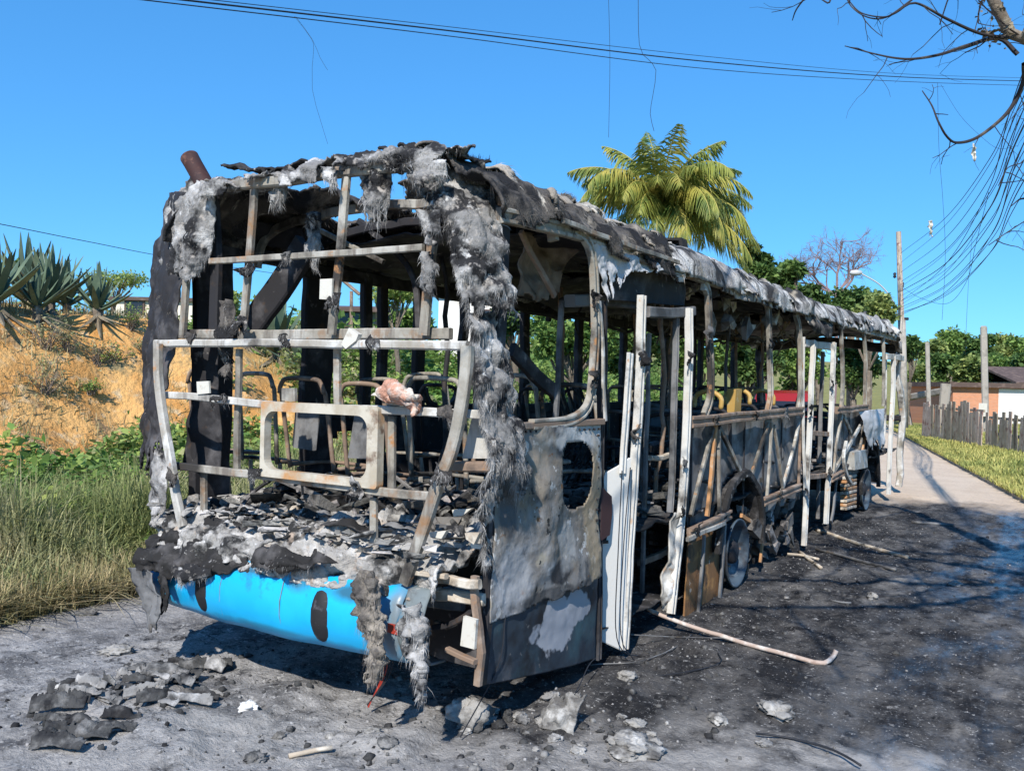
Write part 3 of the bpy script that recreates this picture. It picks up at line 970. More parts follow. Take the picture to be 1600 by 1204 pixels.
# chunks lying on the ledge (too many and too small to tell apart)
mb = MB()
for k in range(900):
    x, y = RNG.uniform(-1.12, 1.1), RNG.uniform(-.12, .95)
    s = .008 + RNG.random() ** 2.2 * .05
    mb.box((x, y, .92 + RNG.uniform(-.03, .05)), (s * RNG.uniform(.8, 3.6), s, s * RNG.uniform(.10, .35)), Matrix.Rotation(RNG.uniform(0, 3), 3, 'Z') @ Matrix.Rotation(RNG.uniform(-.5, .5), 3, 'X'), s * .32)
mb.build('ash_chunks', M_wreck2, bus)['kind'] = 'stuff'
mb = MB()
for k in range(230):
    x, y = RNG.uniform(-.86, .86), RNG.uniform(.35, 1.15)
    a = np.array([x, y, .92 + RNG.uniform(0, .16)])
    d = RNG.normal(0, 1, 3) * np.array([1, .7, .25])
    d *= RNG.uniform(.08, .35) / np.linalg.norm(d)
    if RNG.random() < .5:
        mb.tube(dens([a - d, a + RNG.normal(0, .03, 3), a + d], .05), RNG.uniform(.006, .02), 5)
    else:
        mb.box(a, (RNG.uniform(.05, .25), RNG.uniform(.04, .12), RNG.uniform(.01, .05)), Matrix.Rotation(RNG.uniform(0, 3), 3, 'Z') @ Matrix.Rotation(RNG.uniform(-.7, .7), 3, 'X'), .012)
mb.build('engine_bay_wreckage', M_wreck, bus)['kind'] = 'stuff'

for k in range(26):
    x, y = RNG.uniform(-.95, .9), RNG.uniform(-.02, .7)
    a_ = RNG.normal(0, .35)
    L0 = RNG.uniform(.12, .38)
    c = np.array([x, y, .945 + RNG.uniform(-.02, .03)])
    d = np.array([math.cos(a_), math.sin(a_) * .6, RNG.normal(0, .06)]) * L0 / 2
    wv = np.array([-math.sin(a_), math.cos(a_), 0]) * RNG.uniform(.02, .06)
    rows = [[c - d - wv, c - wv + [0, 0, .015], c + d - wv], [c - d, c + [0, 0, .03], c + d], [c - d + wv, c + wv + [0, 0, .01], c + d + wv]]
    sheet('collapsed_strip', lerp_rows(rows), 30, 8, random.choice((M_ashbed, M_fibre, M_inner, M_char, M_ashbed, M_tan)), bus, .03, 12, .3, None, .006, 400 + k)
# black flakes over the bumper's left end and the grey strip hanging there
for k, (uv, y, t, m_) in enumerate((([(232, 828), (300, 815), (385, 838), (372, 862), (300, 868), (222, 862)], -.10, .10, M_char),
                                    ([(215, 862), (290, 856), (360, 868), (378, 888), (330, 905), (262, 910), (222, 888)], -.24, .08, M_char),
                                    ([(300, 845), (360, 842), (420, 858), (400, 876), (330, 870)], -.18, .06, M_ashbed),
                                    ([(395, 868), (470, 870), (520, 885), (450, 892), (400, 886)], -.27, .06, M_char),
                                    ([(268, 894), (322, 892), (324, 905), (288, 910)], -.29, .03, M_fibre))):
    c = np.mean([RR(u, v, y) for u, v in uv], axis=0)
    P0 = [RR(u, v, y) for u, v in uv]
    n = len(P0)
    rowA = P0[:n // 2 + 1]
    rowB = list(reversed(P0[n // 2 + 1:]))
    f1 = lambda R__, t_: np.array([np.interp(t_, np.linspace(0, 1, len(R__)), [p[i] for p in R__]) for i in range(3)])
    rows = [[f1(rowA, s) + np.array([0, t, .02]) for s in np.linspace(0, 1, 6)], [f1(rowA, s) * .5 + f1(rowB, s) * .5 + np.array([0, -.02, .01]) for s in np.linspace(0, 1, 6)], [f1(rowB, s) + np.array([0, -t * .1, 0]) for s in np.linspace(0, 1, 6)]]
    sheet('charred_flake', lerp_rows(rows), 44, 26, m_, bus, .05, 9, .15, None, .012, 61 + k, 260 if k >= 3 else 0, .05, (0, -.3, -1), M_hair, .0035, .1)
rows = [[RR(206, 885, -.16), RR(222, 886, -.24), RR(240, 895, -.26)], [RR(214, 920, -.16), RR(228, 915, -.25), RR(243, 925, -.27)], [RR(228, 955, -.18), RR(240, 950, -.24), RR(256, 955, -.25)], [RR(236, 990, -.2), RR(243, 985, -.22), RR(250, 980, -.22)]]
sheet('torn_flap', lerp_rows(rows), 20, 44, M_inner, bus, .03, 9, .15, None, .008, 71, 120, .03, (0, 0, -1), M_hair, .003)
rows = [[RR(246, 900, -.24), RR(256, 898, -.27), RR(264, 902, -.27)], [RR(250, 930, -.22), RR(260, 925, -.28), RR(268, 925, -.27)], [RR(246, 962, -.22), RR(254, 958, -.26), RR(262, 950, -.25)]]
sheet('torn_flap', lerp_rows(rows), 16, 30, M_char, bus, .03, 9, .15, lambda c, u, v: (np.abs(u - .4) < .22) & (np.abs(v - .5) < .16), .008, 72)

# two shaggy shreds hanging in front of the bumper
for k, pts in enumerate(([(572, 890, 26), (574, 930, 36), (580, 965, 34), (588, 1000, 22), (586, 1035, 14), (586, 1065, 5)],
                         [(640, 945, 18), (645, 975, 40), (655, 1010, 42), (656, 1040, 24), (657, 1065, 12), (656, 1100, 4)])):
    y = -.30
    rows = []
    for (u, v, w) in pts:
        rows.append([RR(u - w / 2, v, y + .03), RR(u - w * .2, v, y - .03), RR(u + w * .2, v + 2, y - .035), RR(u + w / 2, v, y + .03)])
    sheet('hanging_shred', lerp_rows(rows), 26, 70, M_fibre if k else M_fibre_d, bus, .04, 20, .2, None, .006, 81 + k, 800, .075, (0, -.08, -1.6), M_hair if k else M_hair_d, .0035)

# smashed right end behind the bumper: boards, strut, bleached tag
for uv, w, m_, y in (([(640, 905), (700, 903), (755, 915)], .055, M_tan, -.02), ([(648, 890), (700, 897)], .03, M_tan, -.06), ([(630, 925), (690, 930), (752, 940)], .07, M_tan, .05), ([(640, 940), (720, 945)], .07, M_inner, .12),
                     ([(678, 975), (745, 950)], .035, M_soot, .10), ([(695, 1008), (740, 1032)], .03, M_rust, -.02), ([(680, 965), (700, 975), (715, 968)], .03, M_tan, .2), ([(745, 900), (748, 1000), (742, 1068)], .045, M_rust, .0)):
    rbar('broken_board', uv, w, m_, .05, y, amt=.02)
slab('bleached_tag', [(724, 962), (744, 968), (741, 1014), (719, 1008)], -.04, M_white, .02)
slab('dark_backing', [(600, 930), (752, 935), (750, 1045), (690, 1030), (620, 1000)], .30, M_soot, .02)
for k in range(9):
    u, v = 650 + 11 * k + random.uniform(-4, 4), random.uniform(795, 890)
    slab('ash_fragment', [(u, v), (u + random.uniform(12, 34), v + random.uniform(-3, 4)), (u + random.uniform(10, 30), v + random.uniform(8, 18)), (u + 2, v + random.uniform(6, 14))], random.uniform(-.05, .25), random.choice((M_tan, M_fibre, M_white, M_inner)), .03)
rows = [[RR(588, 618, -.1), RR(606, 596, -.12), RR(630, 606, -.12)], [RR(600, 628, -.14), RR(622, 612, -.16), RR(650, 622, -.14)], [RR(640, 640, -.1), RR(650, 648, -.13), RR(660, 640, -.1)]]
sheet('foam_scrap', lerp_rows(rows), 26, 22, M_pink, bus, .05, 12, .1, None, .03, 91, 200, .02, (0, -.3, -1), M_hair, .003)
slab('bent_clip', [(533, 538), (545, 512), (560, 522), (556, 532), (540, 545)], -.09, M_white, .03)

# ------------------------------------------------------------------ right side of the bus
def sslab(name, uv, x, m_, t=.012, par=bus):
    return MB().prism([SS(u, v, x) for u, v in uv], (-t, 0, 0)).build(name, m_, par)


def side_sheet(name, corners, nu, nv, m_, x=1.25, disp=.02, scale=4, hole=None, rag=0, seed=1, par=bus, thick=.006):
    """quad patch on the side plane: corners tl, tr, bl, br in sight coordinates"""
    tl, tr, bl, br = [SS(u, v, x) for u, v in corners]
    return sheet(name, lerp_rows([[tl, (tl + tr) / 2, tr], [(tl + bl) / 2, (tl + tr + bl + br) / 4, (tr + br) / 2], [bl, (bl + br) / 2, br]]), nu, nv, m_, par, disp, scale, rag, hole, thick, seed)


def panel_mat():
    M = mat('burnt_side_panel', (.20, .19, .18), [((.34, .33, .32), 3.2, .50, .66, 1, 7, (1, 1, .5)), ((.17, .135, .095), 2.0, .50, .64, 4, 6), ((.05, .048, .05), 3.4, .55, .66, 2, 7), ((.36, .32, .25), 7, .60, .72, 6), ((.07, .068, .07), 18, .60, .70, 7), ((.40, .39, .38), 30, .66, .74, 8), ((.20, .10, .045), 9, .63, .66, 12, 7), ((.46, .455, .44), 8, .62, .635, 13, 8), ((.03, .03, .03), 11, .63, .645, 14, 8)], .6, .15, (22, .5, .012), offs=False)
    for uv, rad, col, amt in (((905, 680), (.42, .10), (.50, .50, .49), .75), ((800, 905), (.20, .22), (.46, .46, .47), .65), ((925, 800), (.12, .45), (.30, .235, .15), .7), ((800, 690), (.10, .16), (.06, .06, .07), .85), ((868, 890), (.14, .08), (.03, .03, .033), .95), ((790, 790), (.09, .22), (.07, .07, .075), .8), ((850, 930), (.40, .05), (.05, .05, .052), .8), ((880, 850), (.12, .15), (.42, .42, .41), .5), ((840, 720), (.10, .20), (.36, .30, .23), .5)):
        stain(M, SS(*uv), rad, col, amt, .32, .8, 8)
    return M


M_panel = panel_mat()
M_skirt = mat('sooted_blue_skirt', (.025, .036, .05), [((.04, .09, .11), 1.5, .55, .70, 5), ((.09, .09, .10), 5, .56, .70, 2, 7), ((.012, .012, .015), 3, .5, .62, 3), ((.16, .155, .15), 22, .66, .74, 8)], .5, 0, (20, .25, .006), spec=.4, offs=False)
M_bare = mat('bleached_bare_metal', (.46, .46, .47), [((.60, .60, .61), 4, .5, .65, 1), ((.25, .26, .28), 7, .58, .7, 2)], .6, .1, (30, .15, .004))

pc = np.array([1.25, .98, 1.25])


stain(M_skirt, SS(868, 980), (.25, .15), (.37, .38, .41), .88, .10, .9, 6)
stain(M_skirt, SS(902, 948), (.14, .12), (.37, .38, .41), .85, .10, .8, 7)


def panel_hole(c, u, v):
    w = .5 + .32 * fbm(c, 7, 3, 3)
    return (np.abs(c[..., 1] - .975) / .215) ** 2.8 + (np.abs(c[..., 2] - 1.245 - .12 * (.975 - c[..., 1])) / .21) ** 2.8 < .62 + w * .5


# upper panel with the burnt-through hole; its lower edge bows
tl, tr = SS(775, 668), SS(940, 662)
rows = [[tl, tl * .5 + tr * .5, tr]]
for k in range(1, 6):
    t = k / 5
    a = SS(775 - 12 * t, 668 + t * 305)
    b = SS(940 - 8 * t, 662 + t * 240)
    mid = (a + b) / 2 + np.array([.015, 0, -.015 * t])
    rows.append([a, mid, b])
sheet('rear_side_panel', lerp_rows(rows), 110, 90, M_panel, bus, .034, 2.6, .04, panel_hole, .006, 101)
# skirt below it, dark with one bleached patch
rows = []
for k in range(5):
    t = k / 4
    a = SS(764 - 12 * t, 955 + t * 115, 1.235)
    b = SS(933 - 2 * t, 896 + t * 133, 1.235)
    rows.append([a, (a + b) / 2 + np.array([.02, 0, 0]), b])
skirt = sheet('rear_skirt_panel', lerp_rows(rows), 60, 40, M_skirt, bus, .012, 3, 0, None, .008, 103)


def patch_keep(c, u, v):
    r = ((u - .52) / .40) ** 2 + ((v - .52) / .46) ** 2
    return r > .95 + .5 * fbm(c, 2.6, 2, 8)


sbar('corner_pillar', [(785, 345), (783, 450), (776, 560), (770, 668)], .09, M_soot, .06, 1.2)
sbar('corner_pillar', [(768, 668), (765, 800), (762, 950), (752, 1068)], .05, M_soot, .05, 1.235)
sbar('window_sill', [(775, 666), (850, 664), (940, 658)], .04, M_rust, .06, 1.245)

rv = MB()
for k in range(22):
    t = k / 21
    for q in (SS(777 + 160 * t, 676 - 6 * t, 1.262),):
        rv.lathe([(.007, -.01), (.007, .003), (.001, .006)], q, (1, 0, 0), 6)
for k in range(14):
    rv.lathe([(.007, -.01), (.007, .003), (.001, .006)], SS(936 - 4 * k / 13, 680 + 215 * k / 13, 1.262), (1, 0, 0), 6)
rv.build('rivets', M_soot, bus)['kind'] = 'stuff'
# first window: rounded pillar
sbar('window_pillar', [(896, 362), (913, 372), (924, 398), (929, 440), (930, 520), (927, 590), (922, 625), (910, 645), (890, 656), (860, 661), (830, 663)], .062, M_steel, .05, 1.25)
sbar('window_pillar', [(940, 470), (941, 560), (942, 660)], .09, M_soot, .05, 1.2)
sbar('trim_strip', [(936, 470), (942, 540), (943, 600), (946, 658)], .025, M_paint, .02, 1.262)
sbar('window_pillar', [(938, 660), (937, 800), (933, 1030)], .05, M_soot, .05, 1.22)
sbar('cant_rail', [(780, 336), (850, 352), (930, 374), (1000, 400), (1060, 421), (1107, 438), (1200, 464), (1250, 485), (1310, 503), (1350, 516), (1398, 529)], .085, M_steel, .06, 1.24)
sbar('gutter_strip', [(880, 345), (940, 368), (1000, 390), (1060, 410)], .03, M_steel, .03, 1.29)
# stove-in lining seen through the first window
sheet('sagging_lining', lerp_rows([[SS(815, 362, .95), SS(850, 365, .9), SS(905, 385, .95)], [SS(808, 420, .95), SS(840, 430, .85), SS(880, 420, .95)], [SS(812, 470, .95), SS(850, 470, .88), SS(875, 462, .95)]]), 40, 30, mat('brown_lining', (.20, .155, .12), [((.30, .25, .20), 6, .5, .64, 1), ((.04, .035, .03), 4, .55, .66, 2)], .9, 0, (40, .5, .01)), bus, .05, 6, .15, None, .01, 111)
sbar('bent_strut', [(815, 362), (838, 410), (866, 462)], .035, M_rust, .03, 1.05)
sbar('fallen_beam', [(800, 545), (840, 590), (870, 615)], .10, M_soot, .05, .8)

# rear doorway
sbar('door_post', [(1003, 462), (1001, 560), (992, 720), (984, 850), (975, 1014)], .06, M_paint, .06, 1.255)
sbar('door_post', [(985, 552), (979, 640), (973, 738)], .06, M_paint, .03, 1.262)
poly = [(950, 738), (968, 728), (986, 715), (984, 800), (979, 900), (975, 1016), (936, 998), (938, 920), (941, 846), (951, 846), (957, 815), (957, 785), (952, 768), (944, 756)]
door = MB().prism([SS(u, v, 1.285 - .12 * (986 - u) / 50) for u, v in poly], (-.012, -.012, 0)).build('door_leaf', M_leafw, bus)
sslab('door_burn_through', [(940, 760), (956, 775), (957, 800), (953, 835), (939, 845)], 1.24, mat('dark_red_rust', (.06, .03, .03), (), .9), .01)
sbar('door_post', [(1077, 482), (1075, 600), (1068, 750), (1060, 850), (1048, 958)], .065, M_paint, .06, 1.255)
sbar('door_post', [(1057, 490), (1053, 640), (1050, 740), (1046, 800)], .05, M_inner, .05, 1.2)
rows = [[SS(1052, 800, 1.24), SS(1064, 800, 1.25)], [SS(1040, 880, 1.22), SS(1058, 880, 1.25)], [SS(1030, 930, 1.2), SS(1050, 930, 1.25)], [SS(1036, 955, 1.2), SS(1050, 955, 1.25)]]
sheet('door_post_foot', lerp_rows(rows), 16, 40, M_paint, bus, .03, 9, .06, None, .012, 121)
sbar('grab_pole', [(1014, 520), (1010, 700), (1003, 925)], .035, M_inner, .035, 1.05)
sbar('grab_pole', [(878, 470), (873, 560), (868, 660)], .035, M_inner, .035, .95)
sbar('door_header', [(890, 470), (950, 469), (1003, 476)], .085, M_inner, .10, 1.0)
sbar('door_header', [(1008, 487), (1045, 489), (1080, 486)], .08, M_inner, .10, 1.2)
side_sheet('door_motor_cover', [(955, 395), (1072, 428), (950, 468), (1066, 478)], 40, 30, M_soot, 1.14, .02, 5, None, 0, 123)
# torn white fascia above the door
rows = [[SS(926, 380), SS(960, 392), SS(1000, 404), SS(1040, 416), SS(1070, 425)],
        [SS(934, 420), SS(955, 425, 1.27), SS(985, 418, 1.27), SS(1030, 424, 1.27), SS(1066, 434)],
        [SS(948, 478), SS(957, 472, 1.28), SS(975, 440, 1.29), SS(1020, 436, 1.28), SS(1064, 446)]]
sheet('torn_fascia', lerp_rows(rows), 110, 40, M_bare, bus, .025, 9, .55, None, .006, 125, 260, .025, (0, 0, -1), M_hair, .003)

# middle section
sbar('waist_beam', [(1080, 659), (1140, 653), (1200, 647), (1253, 641)], .095, M_rust, .06, 1.25)
sbar('floor_beam', [(1077, 833), (1110, 818), (1140, 803)], .085, M_rust, .06, 1.25)
sbar('floor_beam', [(1192, 784), (1222, 772), (1250, 760)], .085, M_rust, .06, 1.25)
sbar('floor_trim', [(1074, 842), (1100, 830), (1132, 817)], .035, M_paint, .03, 1.27)
for uv, w in (([(1098, 446), (1106, 458), (1109, 520), (1111, 590), (1109, 625), (1101, 650)], .085), ([(1192, 468), (1200, 482), (1203, 560), (1204, 615), (1199, 644)], .085), ([(1243, 488), (1249, 520), (1251, 600), (1247, 638)], .085)):
    sbar('window_pillar', uv, w, M_steel, .05, 1.245)
for uv, m_, w in (([(1114, 668), (1098, 730), (1079, 805)], M_steel, .04), ([(1118, 664), (1112, 740), (1105, 806)], M_orange, .05), ([(1123, 670), (1124, 800)], M_steel, .03), ([(1124, 668), (1142, 705), (1162, 748)], M_steel, .045),
                  ([(1200, 662), (1188, 700), (1173, 745)], M_steel, .045), ([(1206, 660), (1203, 720), (1198, 776)], M_steel, .035), ([(1209, 664), (1217, 715), (1223, 762)], M_steel, .035), ([(1250, 655), (1237, 710), (1223, 762)], M_paint, .045), ([(1252, 660), (1248, 756)], M_rust, .04)):
    sbar('truss_bar', uv, w, m_, .035, 1.225)
a, b = SS(1078, 655, 1.16), SS(1252, 640, 1.16)


def arch_hole(c, u, v):
    return (c[..., 1] - 4.1) ** 2 + (c[..., 2] - .42) ** 2 < .60 ** 2


rows = [[np.array([1.16, y, z]) for y in np.linspace(a[1], b[1], 5)] for z in (1.50, 1.1, .55)]
sheet('side_inner_panel', lerp_rows(rows), 90, 40, M_inner, bus, .014, 4, 0, arch_hole, .006, 131)
for y in (3.0, 3.6, 4.3, 4.9, 5.5):
    MB().box((1.172, y, 1.03), (.012, .018, .85)).build('panel_seam', M_soot, bus)
# wheel arch lip, wheel, clutter
arc = [np.array([1.24, 4.1 + .60 * math.cos(t), .40 + .60 * math.sin(t)]) for t in np.linspace(-.15, math.pi * 1.0, 24)]
MB().bar(warp(arc, .012, 5), .07, .05, (1, 0, 0)).build('wheel_arch', M_char, bus)
rows = [[np.array([x, 4.1 + .58 * math.cos(t), .40 + .58 * math.sin(t)]) for t in np.linspace(-.1, math.pi, 12)] for x in (1.22, .9, .5)]
sheet('wheel_housing', lerp_rows(rows), 30, 16, M_char, bus, .03, 5, 0, None, .01, 133)


def wheel(name, y, x, z, tilt=0.0):
    w = MB().lathe([(.275, -.22), (.30, -.215), (.292, -.19), (.262, -.17), (.255, -.05), (.262, .0), (.292, .02), (.302, .035), (.298, .045), (.282, .04), (.268, .02), (.25, -.03), (.235, -.06), (.16, -.075), (.14, -.07), (.09, -.055)], (x, y, z), (1, 0, tilt), 40).build(name, M_rim, bus, True)
    MB().lathe([(.10, -.06), (.10, -.005), (.085, .02), (.03, .03), (.001, .03)], (x, y, z), (1, 0, tilt), 24).build('hub', M_soot, w, True)
    for k in range(10):
        t = 2 * math.pi * k / 10
        MB().lathe([(.011, -.07), (.011, -.045), (.001, -.043)], (x, y + .142 * math.cos(t), z + .142 * math.sin(t)), (1, 0, tilt), 8).build('wheel_nut', M_rust, w)
    # bead wire and tyre crumbs left on the rim
    pts = [np.array([x - .08 + .05 * math.sin(5 * t), y + .275 * math.cos(t), z + .275 * math.sin(t)]) for t in np.linspace(0, 2 * math.pi, 30)]
    MB().tube(warp(pts, .02, y), .014, 5).build('bead_wire', M_char, w)
    return w


wheel('wheel', 4.08, 1.17, .31)
wheel('wheel', 4.08, .88, .31)
wheel('wheel', 10.05, 1.13, .31)
wheel('wheel', 10.05, -1.13, .31)
wheel('wheel', 4.08, -1.13, .31)
MB().tube([(-1.1, 4.08, .31), (-.3, 4.08, .33), (0, 4.08, .36), (.3, 4.08, .33), (1.1, 4.08, .31)], [.07, .08, .2, .08, .07], 10).build('axle', M_soot, bus, True)
MB().tube([(-1.1, 10.05, .31), (1.1, 10.05, .31)], .07, 10).build('axle', M_soot, bus, True)
for x in (-.42, .42):
    MB().bar([(x, .4, .62), (x, 6, .60), (x, 11.9, .60)], .22, .08, (1, 0, 0)).build('chassis_rail', M_soot, bus)
# luggage-bay panel between rear door and wheel
sslab('lower_board', [(1076, 846), (1126, 822), (1119, 1000), (1066, 1022)], 1.17, M_brown, .012)
sbar('lower_frame', [(1100, 835), (1094, 920), (1087, 1008)], .03, M_inner, .03, 1.2)
sbar('lower_frame', [(1133, 818), (1126, 910), (1119, 1000)], .04, M_inner, .03, 1.2)
sbar('lower_frame', [(1060, 1024), (1090, 1010), (1120, 998)], .03, M_inner, .03, 1.2)
sbar('dangling_strut', [(1193, 830), (1190, 860), (1188, 878)], .035, M_orange, .03, 1.2)
sbar('dangling_strut', [(1158, 805), (1178, 818)], .04, M_orange, .03, 1.18)
sbar('dangling_strut', [(1196, 830), (1205, 850), (1212, 862)], .025, M_inner, .03, 1.2)
mb = MB()
for k in range(150):
    y = RNG.uniform(4.4, 5.9)
    a = np.array([RNG.uniform(.85, 1.2), y, RNG.uniform(.1, .6)])
    s = RNG.uniform(.02, .09)
    mb.box(a, (s, s * RNG.uniform(1, 4), s * RNG.uniform(.4, 2)), Matrix.Rotation(RNG.uniform(-1, 1), 3, 'X'), s * .3)
mb.build('underfloor_wreckage', M_wreck, bus)['kind'] = 'stuff'

# middle doorway
sbar('door_post', [(1256, 526), (1255, 640), (1258, 765)], .04, M_paint, .03, 1.262)
sbar('door_post', [(1271, 532), (1264, 690), (1256, 852)], .075, M_paint, .06, 1.25)
sbar('door_post', [(1303, 535), (1299, 640), (1291, 818)], .085, M_paint, .06, 1.25)
sbar('door_post', [(1286, 550), (1282, 660), (1278, 810)], .05, M_inner, .05, 1.1)
sbar('door_header', [(1255, 536), (1302, 542)], .09, M_paint, .08, 1.2)
sbar('door_rung', [(1262, 676), (1298, 678)], .06, M_rust, .05, 1.23)
sbar('door_rung', [(1262, 745), (1292, 742)], .06, M_rust, .05, 1.23)
sheet('torn_lining', lerp_rows([[SS(1252, 488), SS(1275, 496), SS(1300, 500)], [SS(1262, 505, 1.3), SS(1280, 512, 1.32), SS(1301, 512, 1.3)], [SS(1275, 520, 1.28), SS(1288, 526, 1.32), SS(1300, 531, 1.28)]]), 40, 24, M_fibre_d, bus, .04, 5, .25, None, .01, 141)

# front section
sbar('waist_beam', [(1307, 641), (1330, 639), (1356, 636)], .09, M_rust, .06, 1.25)
sbar('floor_beam', [(1299, 748), (1310, 742), (1321, 736)], .08, M_rust, .06, 1.25)
for uv in ([(1309, 505), (1314, 520), (1317, 600), (1315, 636)], [(1349, 517), (1352, 560), (1351, 634)], [(1380, 526), (1381, 580), (1380, 634)]):
    sbar('window_pillar', uv, .085, M_steel, .05, 1.245)
for uv, m_ in (([(1315, 648), (1308, 690), (1302, 738)], M_steel), ([(1354, 648), (1330, 690), (1300, 742)], M_paint), ([(1354, 655), (1342, 706)], M_steel), ([(1318, 650), (1330, 676)], M_steel), ([(1358, 655), (1347, 706)], M_orange)):
    sbar('truss_bar', uv, .06, m_, .035, 1.225)
rows = [[np.array([1.16, y, z]) for y in (7.5, 8.6, 9.6)] for z in (1.48, 1.1, .6)]
sheet('side_inner_panel', lerp_rows(rows), 40, 24, M_inner, bus, .014, 4, 0, None, .006, 143)
sheet('draped_sheet', lerp_rows([[SS(1346, 642, 1.27), SS(1362, 640, 1.29), SS(1384, 638, 1.27)], [SS(1350, 670, 1.28), SS(1366, 670, 1.32), SS(1382, 668, 1.28)], [SS(1356, 700, 1.27), SS(1368, 704, 1.3), SS(1380, 700, 1.27)]]), 36, 30, M_bare, bus, .06, 3, .2, None, .006, 145)
sslab('pale_box', [(1335, 706), (1354, 702), (1356, 730), (1336, 734)], 1.27, M_paint, .12)
for k in range(9):
    v = 742 + k * 6
    sbar('coil_turn', [(1318, v + 4), (1334, v)], .04, M_orange if k % 2 else M_tan, .10, 1.18)
sbar('lower_frame', [(1307, 745), (1303, 790), (1298, 815)], .06, M_inner, .03, 1.2)
sbar('dangling_pipe', [(1322, 690), (1318, 715), (1322, 740), (1330, 755)], .05, M_paint, .05, 1.28)
arc = [np.array([1.22, 10.05 + .62 * math.cos(t), .42 + .62 * math.sin(t)]) for t in np.linspace(-.2, math.pi + .2, 22)]
MB().bar(warp(arc, .02, 8), .09, .05, (1, 0, 0)).build('wheel_arch', M_char, bus)
rows = [[np.array([x, 10.05 + .6 * math.cos(t), .42 + .6 * math.sin(t)]) for t in np.linspace(-.1, math.pi, 12)] for x in (1.22, .9, .5)]
sheet('wheel_housing', lerp_rows(rows), 30, 16, M_char, bus, .03, 5, 0, None, .01, 147)

# front doorway and front end
sbar('door_post', [(1384, 560), (1383, 640), (1380, 700)], .05, M_paint, .04, 1.2)
sbar('door_post', [(1396, 556), (1395, 620), (1391, 690), (1388, 772)], .13, M_paint, .07, 1.25)
sbar('door_header', [(1384, 557), (1398, 558), (1410, 560)], .10, M_paint, .08, 1.24)
front = np.array([1.2, 12.75])
MB().bar(warp(dens([(1.2, 12.7, .1), (1.22, 12.7, 1.4), (1.15, 12.45, 2.4)], .2), .04, 3), .14, .10, (1, 0, 0)).build('front_pillar', M_paint, bus)
MB().bar(warp(dens([(-1.2, 12.7, .1), (-1.22, 12.7, 1.4), (-1.15, 12.4, 2.5)], .2), .04, 4), .14, .10, (1, 0, 0)).build('front_pillar', M_soot, bus)
MB().bar(warp(dens([(-1.15, 12.65, 1.3), (0, 12.8, 1.3), (1.2, 12.65, 1.3)], .2), .03, 6), .10, .10, (0, 1, 0)).build('dash_beam', M_soot, bus)
MB().bar(warp(dens([(-1.15, 12.4, 2.5), (0, 12.5, 2.6), (1.15, 12.4, 2.45)], .2), .03, 7), .16, .10, (0, 1, 0)).build('front_header', M_soot, bus)
MB().bar(warp(dens([(.1, 12.7, .4), (.1, 12.75, 1.3)], .2), .03, 9), .10, .10, (1, 0, 0)).build('front_pillar', M_soot, bus)
sheet('front_apron', lerp_rows([[np.array([x, 12.7, z]) for x in (-1.2, -.3, .55)] for z in (1.25, .8, .3)]), 24, 16, M_soot, bus, .04, 3, .15, None, .01, 151)

# ------------------------------------------------------------------ roof
SAG_Y = [0, 1.2, 2.5, 4, 5.8, 8, 10, 11.5, 12.4]
SAG_Z = [0.0, -.03, -.05, -.08, -.10, -.08, -.04, .0, -.06]


def roof_P(y0, y1, flip=False, over=0.0):
    cs = np.array([(1.29, 2.60 - over), (1.275, 2.66), (1.24, 2.74), (1.17, 2.82), (1.05, 2.88), (.85, 2.915), (.4, 2.945), (0, 2.955), (-.4, 2.945), (-.85, 2.915), (-1.05, 2.88), (-1.17, 2.82), (-1.24, 2.74), (-1.27, 2.62)])
    ln = np.concatenate([[0], np.cumsum(np.linalg.norm(np.diff(cs, axis=0), axis=1))])
    ln /= ln[-1]

    def Pf(u, v):
        y = y0 + (y1 - y0) * u
        s = 1 - v                       # v=1 is the right-hand cant rail, the ragged edge
        x = np.interp(s, ln, cs[:, 0])
        z = np.interp(s, ln, cs[:, 1]) + np.interp(y, SAG_Y, SAG_Z)
        dome = np.clip((y - 11.4) / 1.1, 0, 1) ** 2
        z = z - dome * .22 * (z > 2.6)
        return np.stack([x * (1 - .06 * dome), y, z], -1)
    return Pf


def rear_gap(c, u, v):
    x, y = c[..., 0], c[..., 1]
    n = fbm(c, 2.4, 4, 9)
    g1 = (y > .14) & (y < .62 + n * .25) & (x > -.55) & (x < .85 + .2 * n)
    g2 = ((x + .35) ** 2 / .25 + (y - 1.1) ** 2 / .09) < .5 + n
    return g1 | g2 | (y < .06 + .05 * n)


sheet('rear_roof_skin', roof_P(.0, 2.55, over=.02), 170, 110, M_fibre_d, bus, .06, 4.5, .03, rear_gap, .014, 161, 9000, .085, (.75, .25, -.55), M_hair_d, .004)
sheet('pale_roof_fleece', lambda u, v: roof_P(.40, 2.2)(u, .64 + .33 * v) + np.array([.015, 0, .02]), 110, 50, M_fleece, bus, .045, 7, .45, lambda c, u, v: fbm(c, 2.2, 4, 33) > .10, .012, 163, 2600, .09, (.75, .3, -.6), M_hair, .004, .3)
sheet('roof_skin', roof_P(2.35, 12.5), 360, 100, M_roof, bus, .055, 3.2, .02, None, .012, 165, 2500, .05, (.7, .2, -.7), M_hair, .004)
sheet('curled_roof_edge', lambda u, v: roof_P(2.5, 11.8)(u, .86 + .13 * v) + np.array([.03, 0, .005]), 260, 16, M_roof, bus, .06, 5, .55, lambda c, u, v: fbm(c, 1.6, 3, 2) > .12, .01, 167)
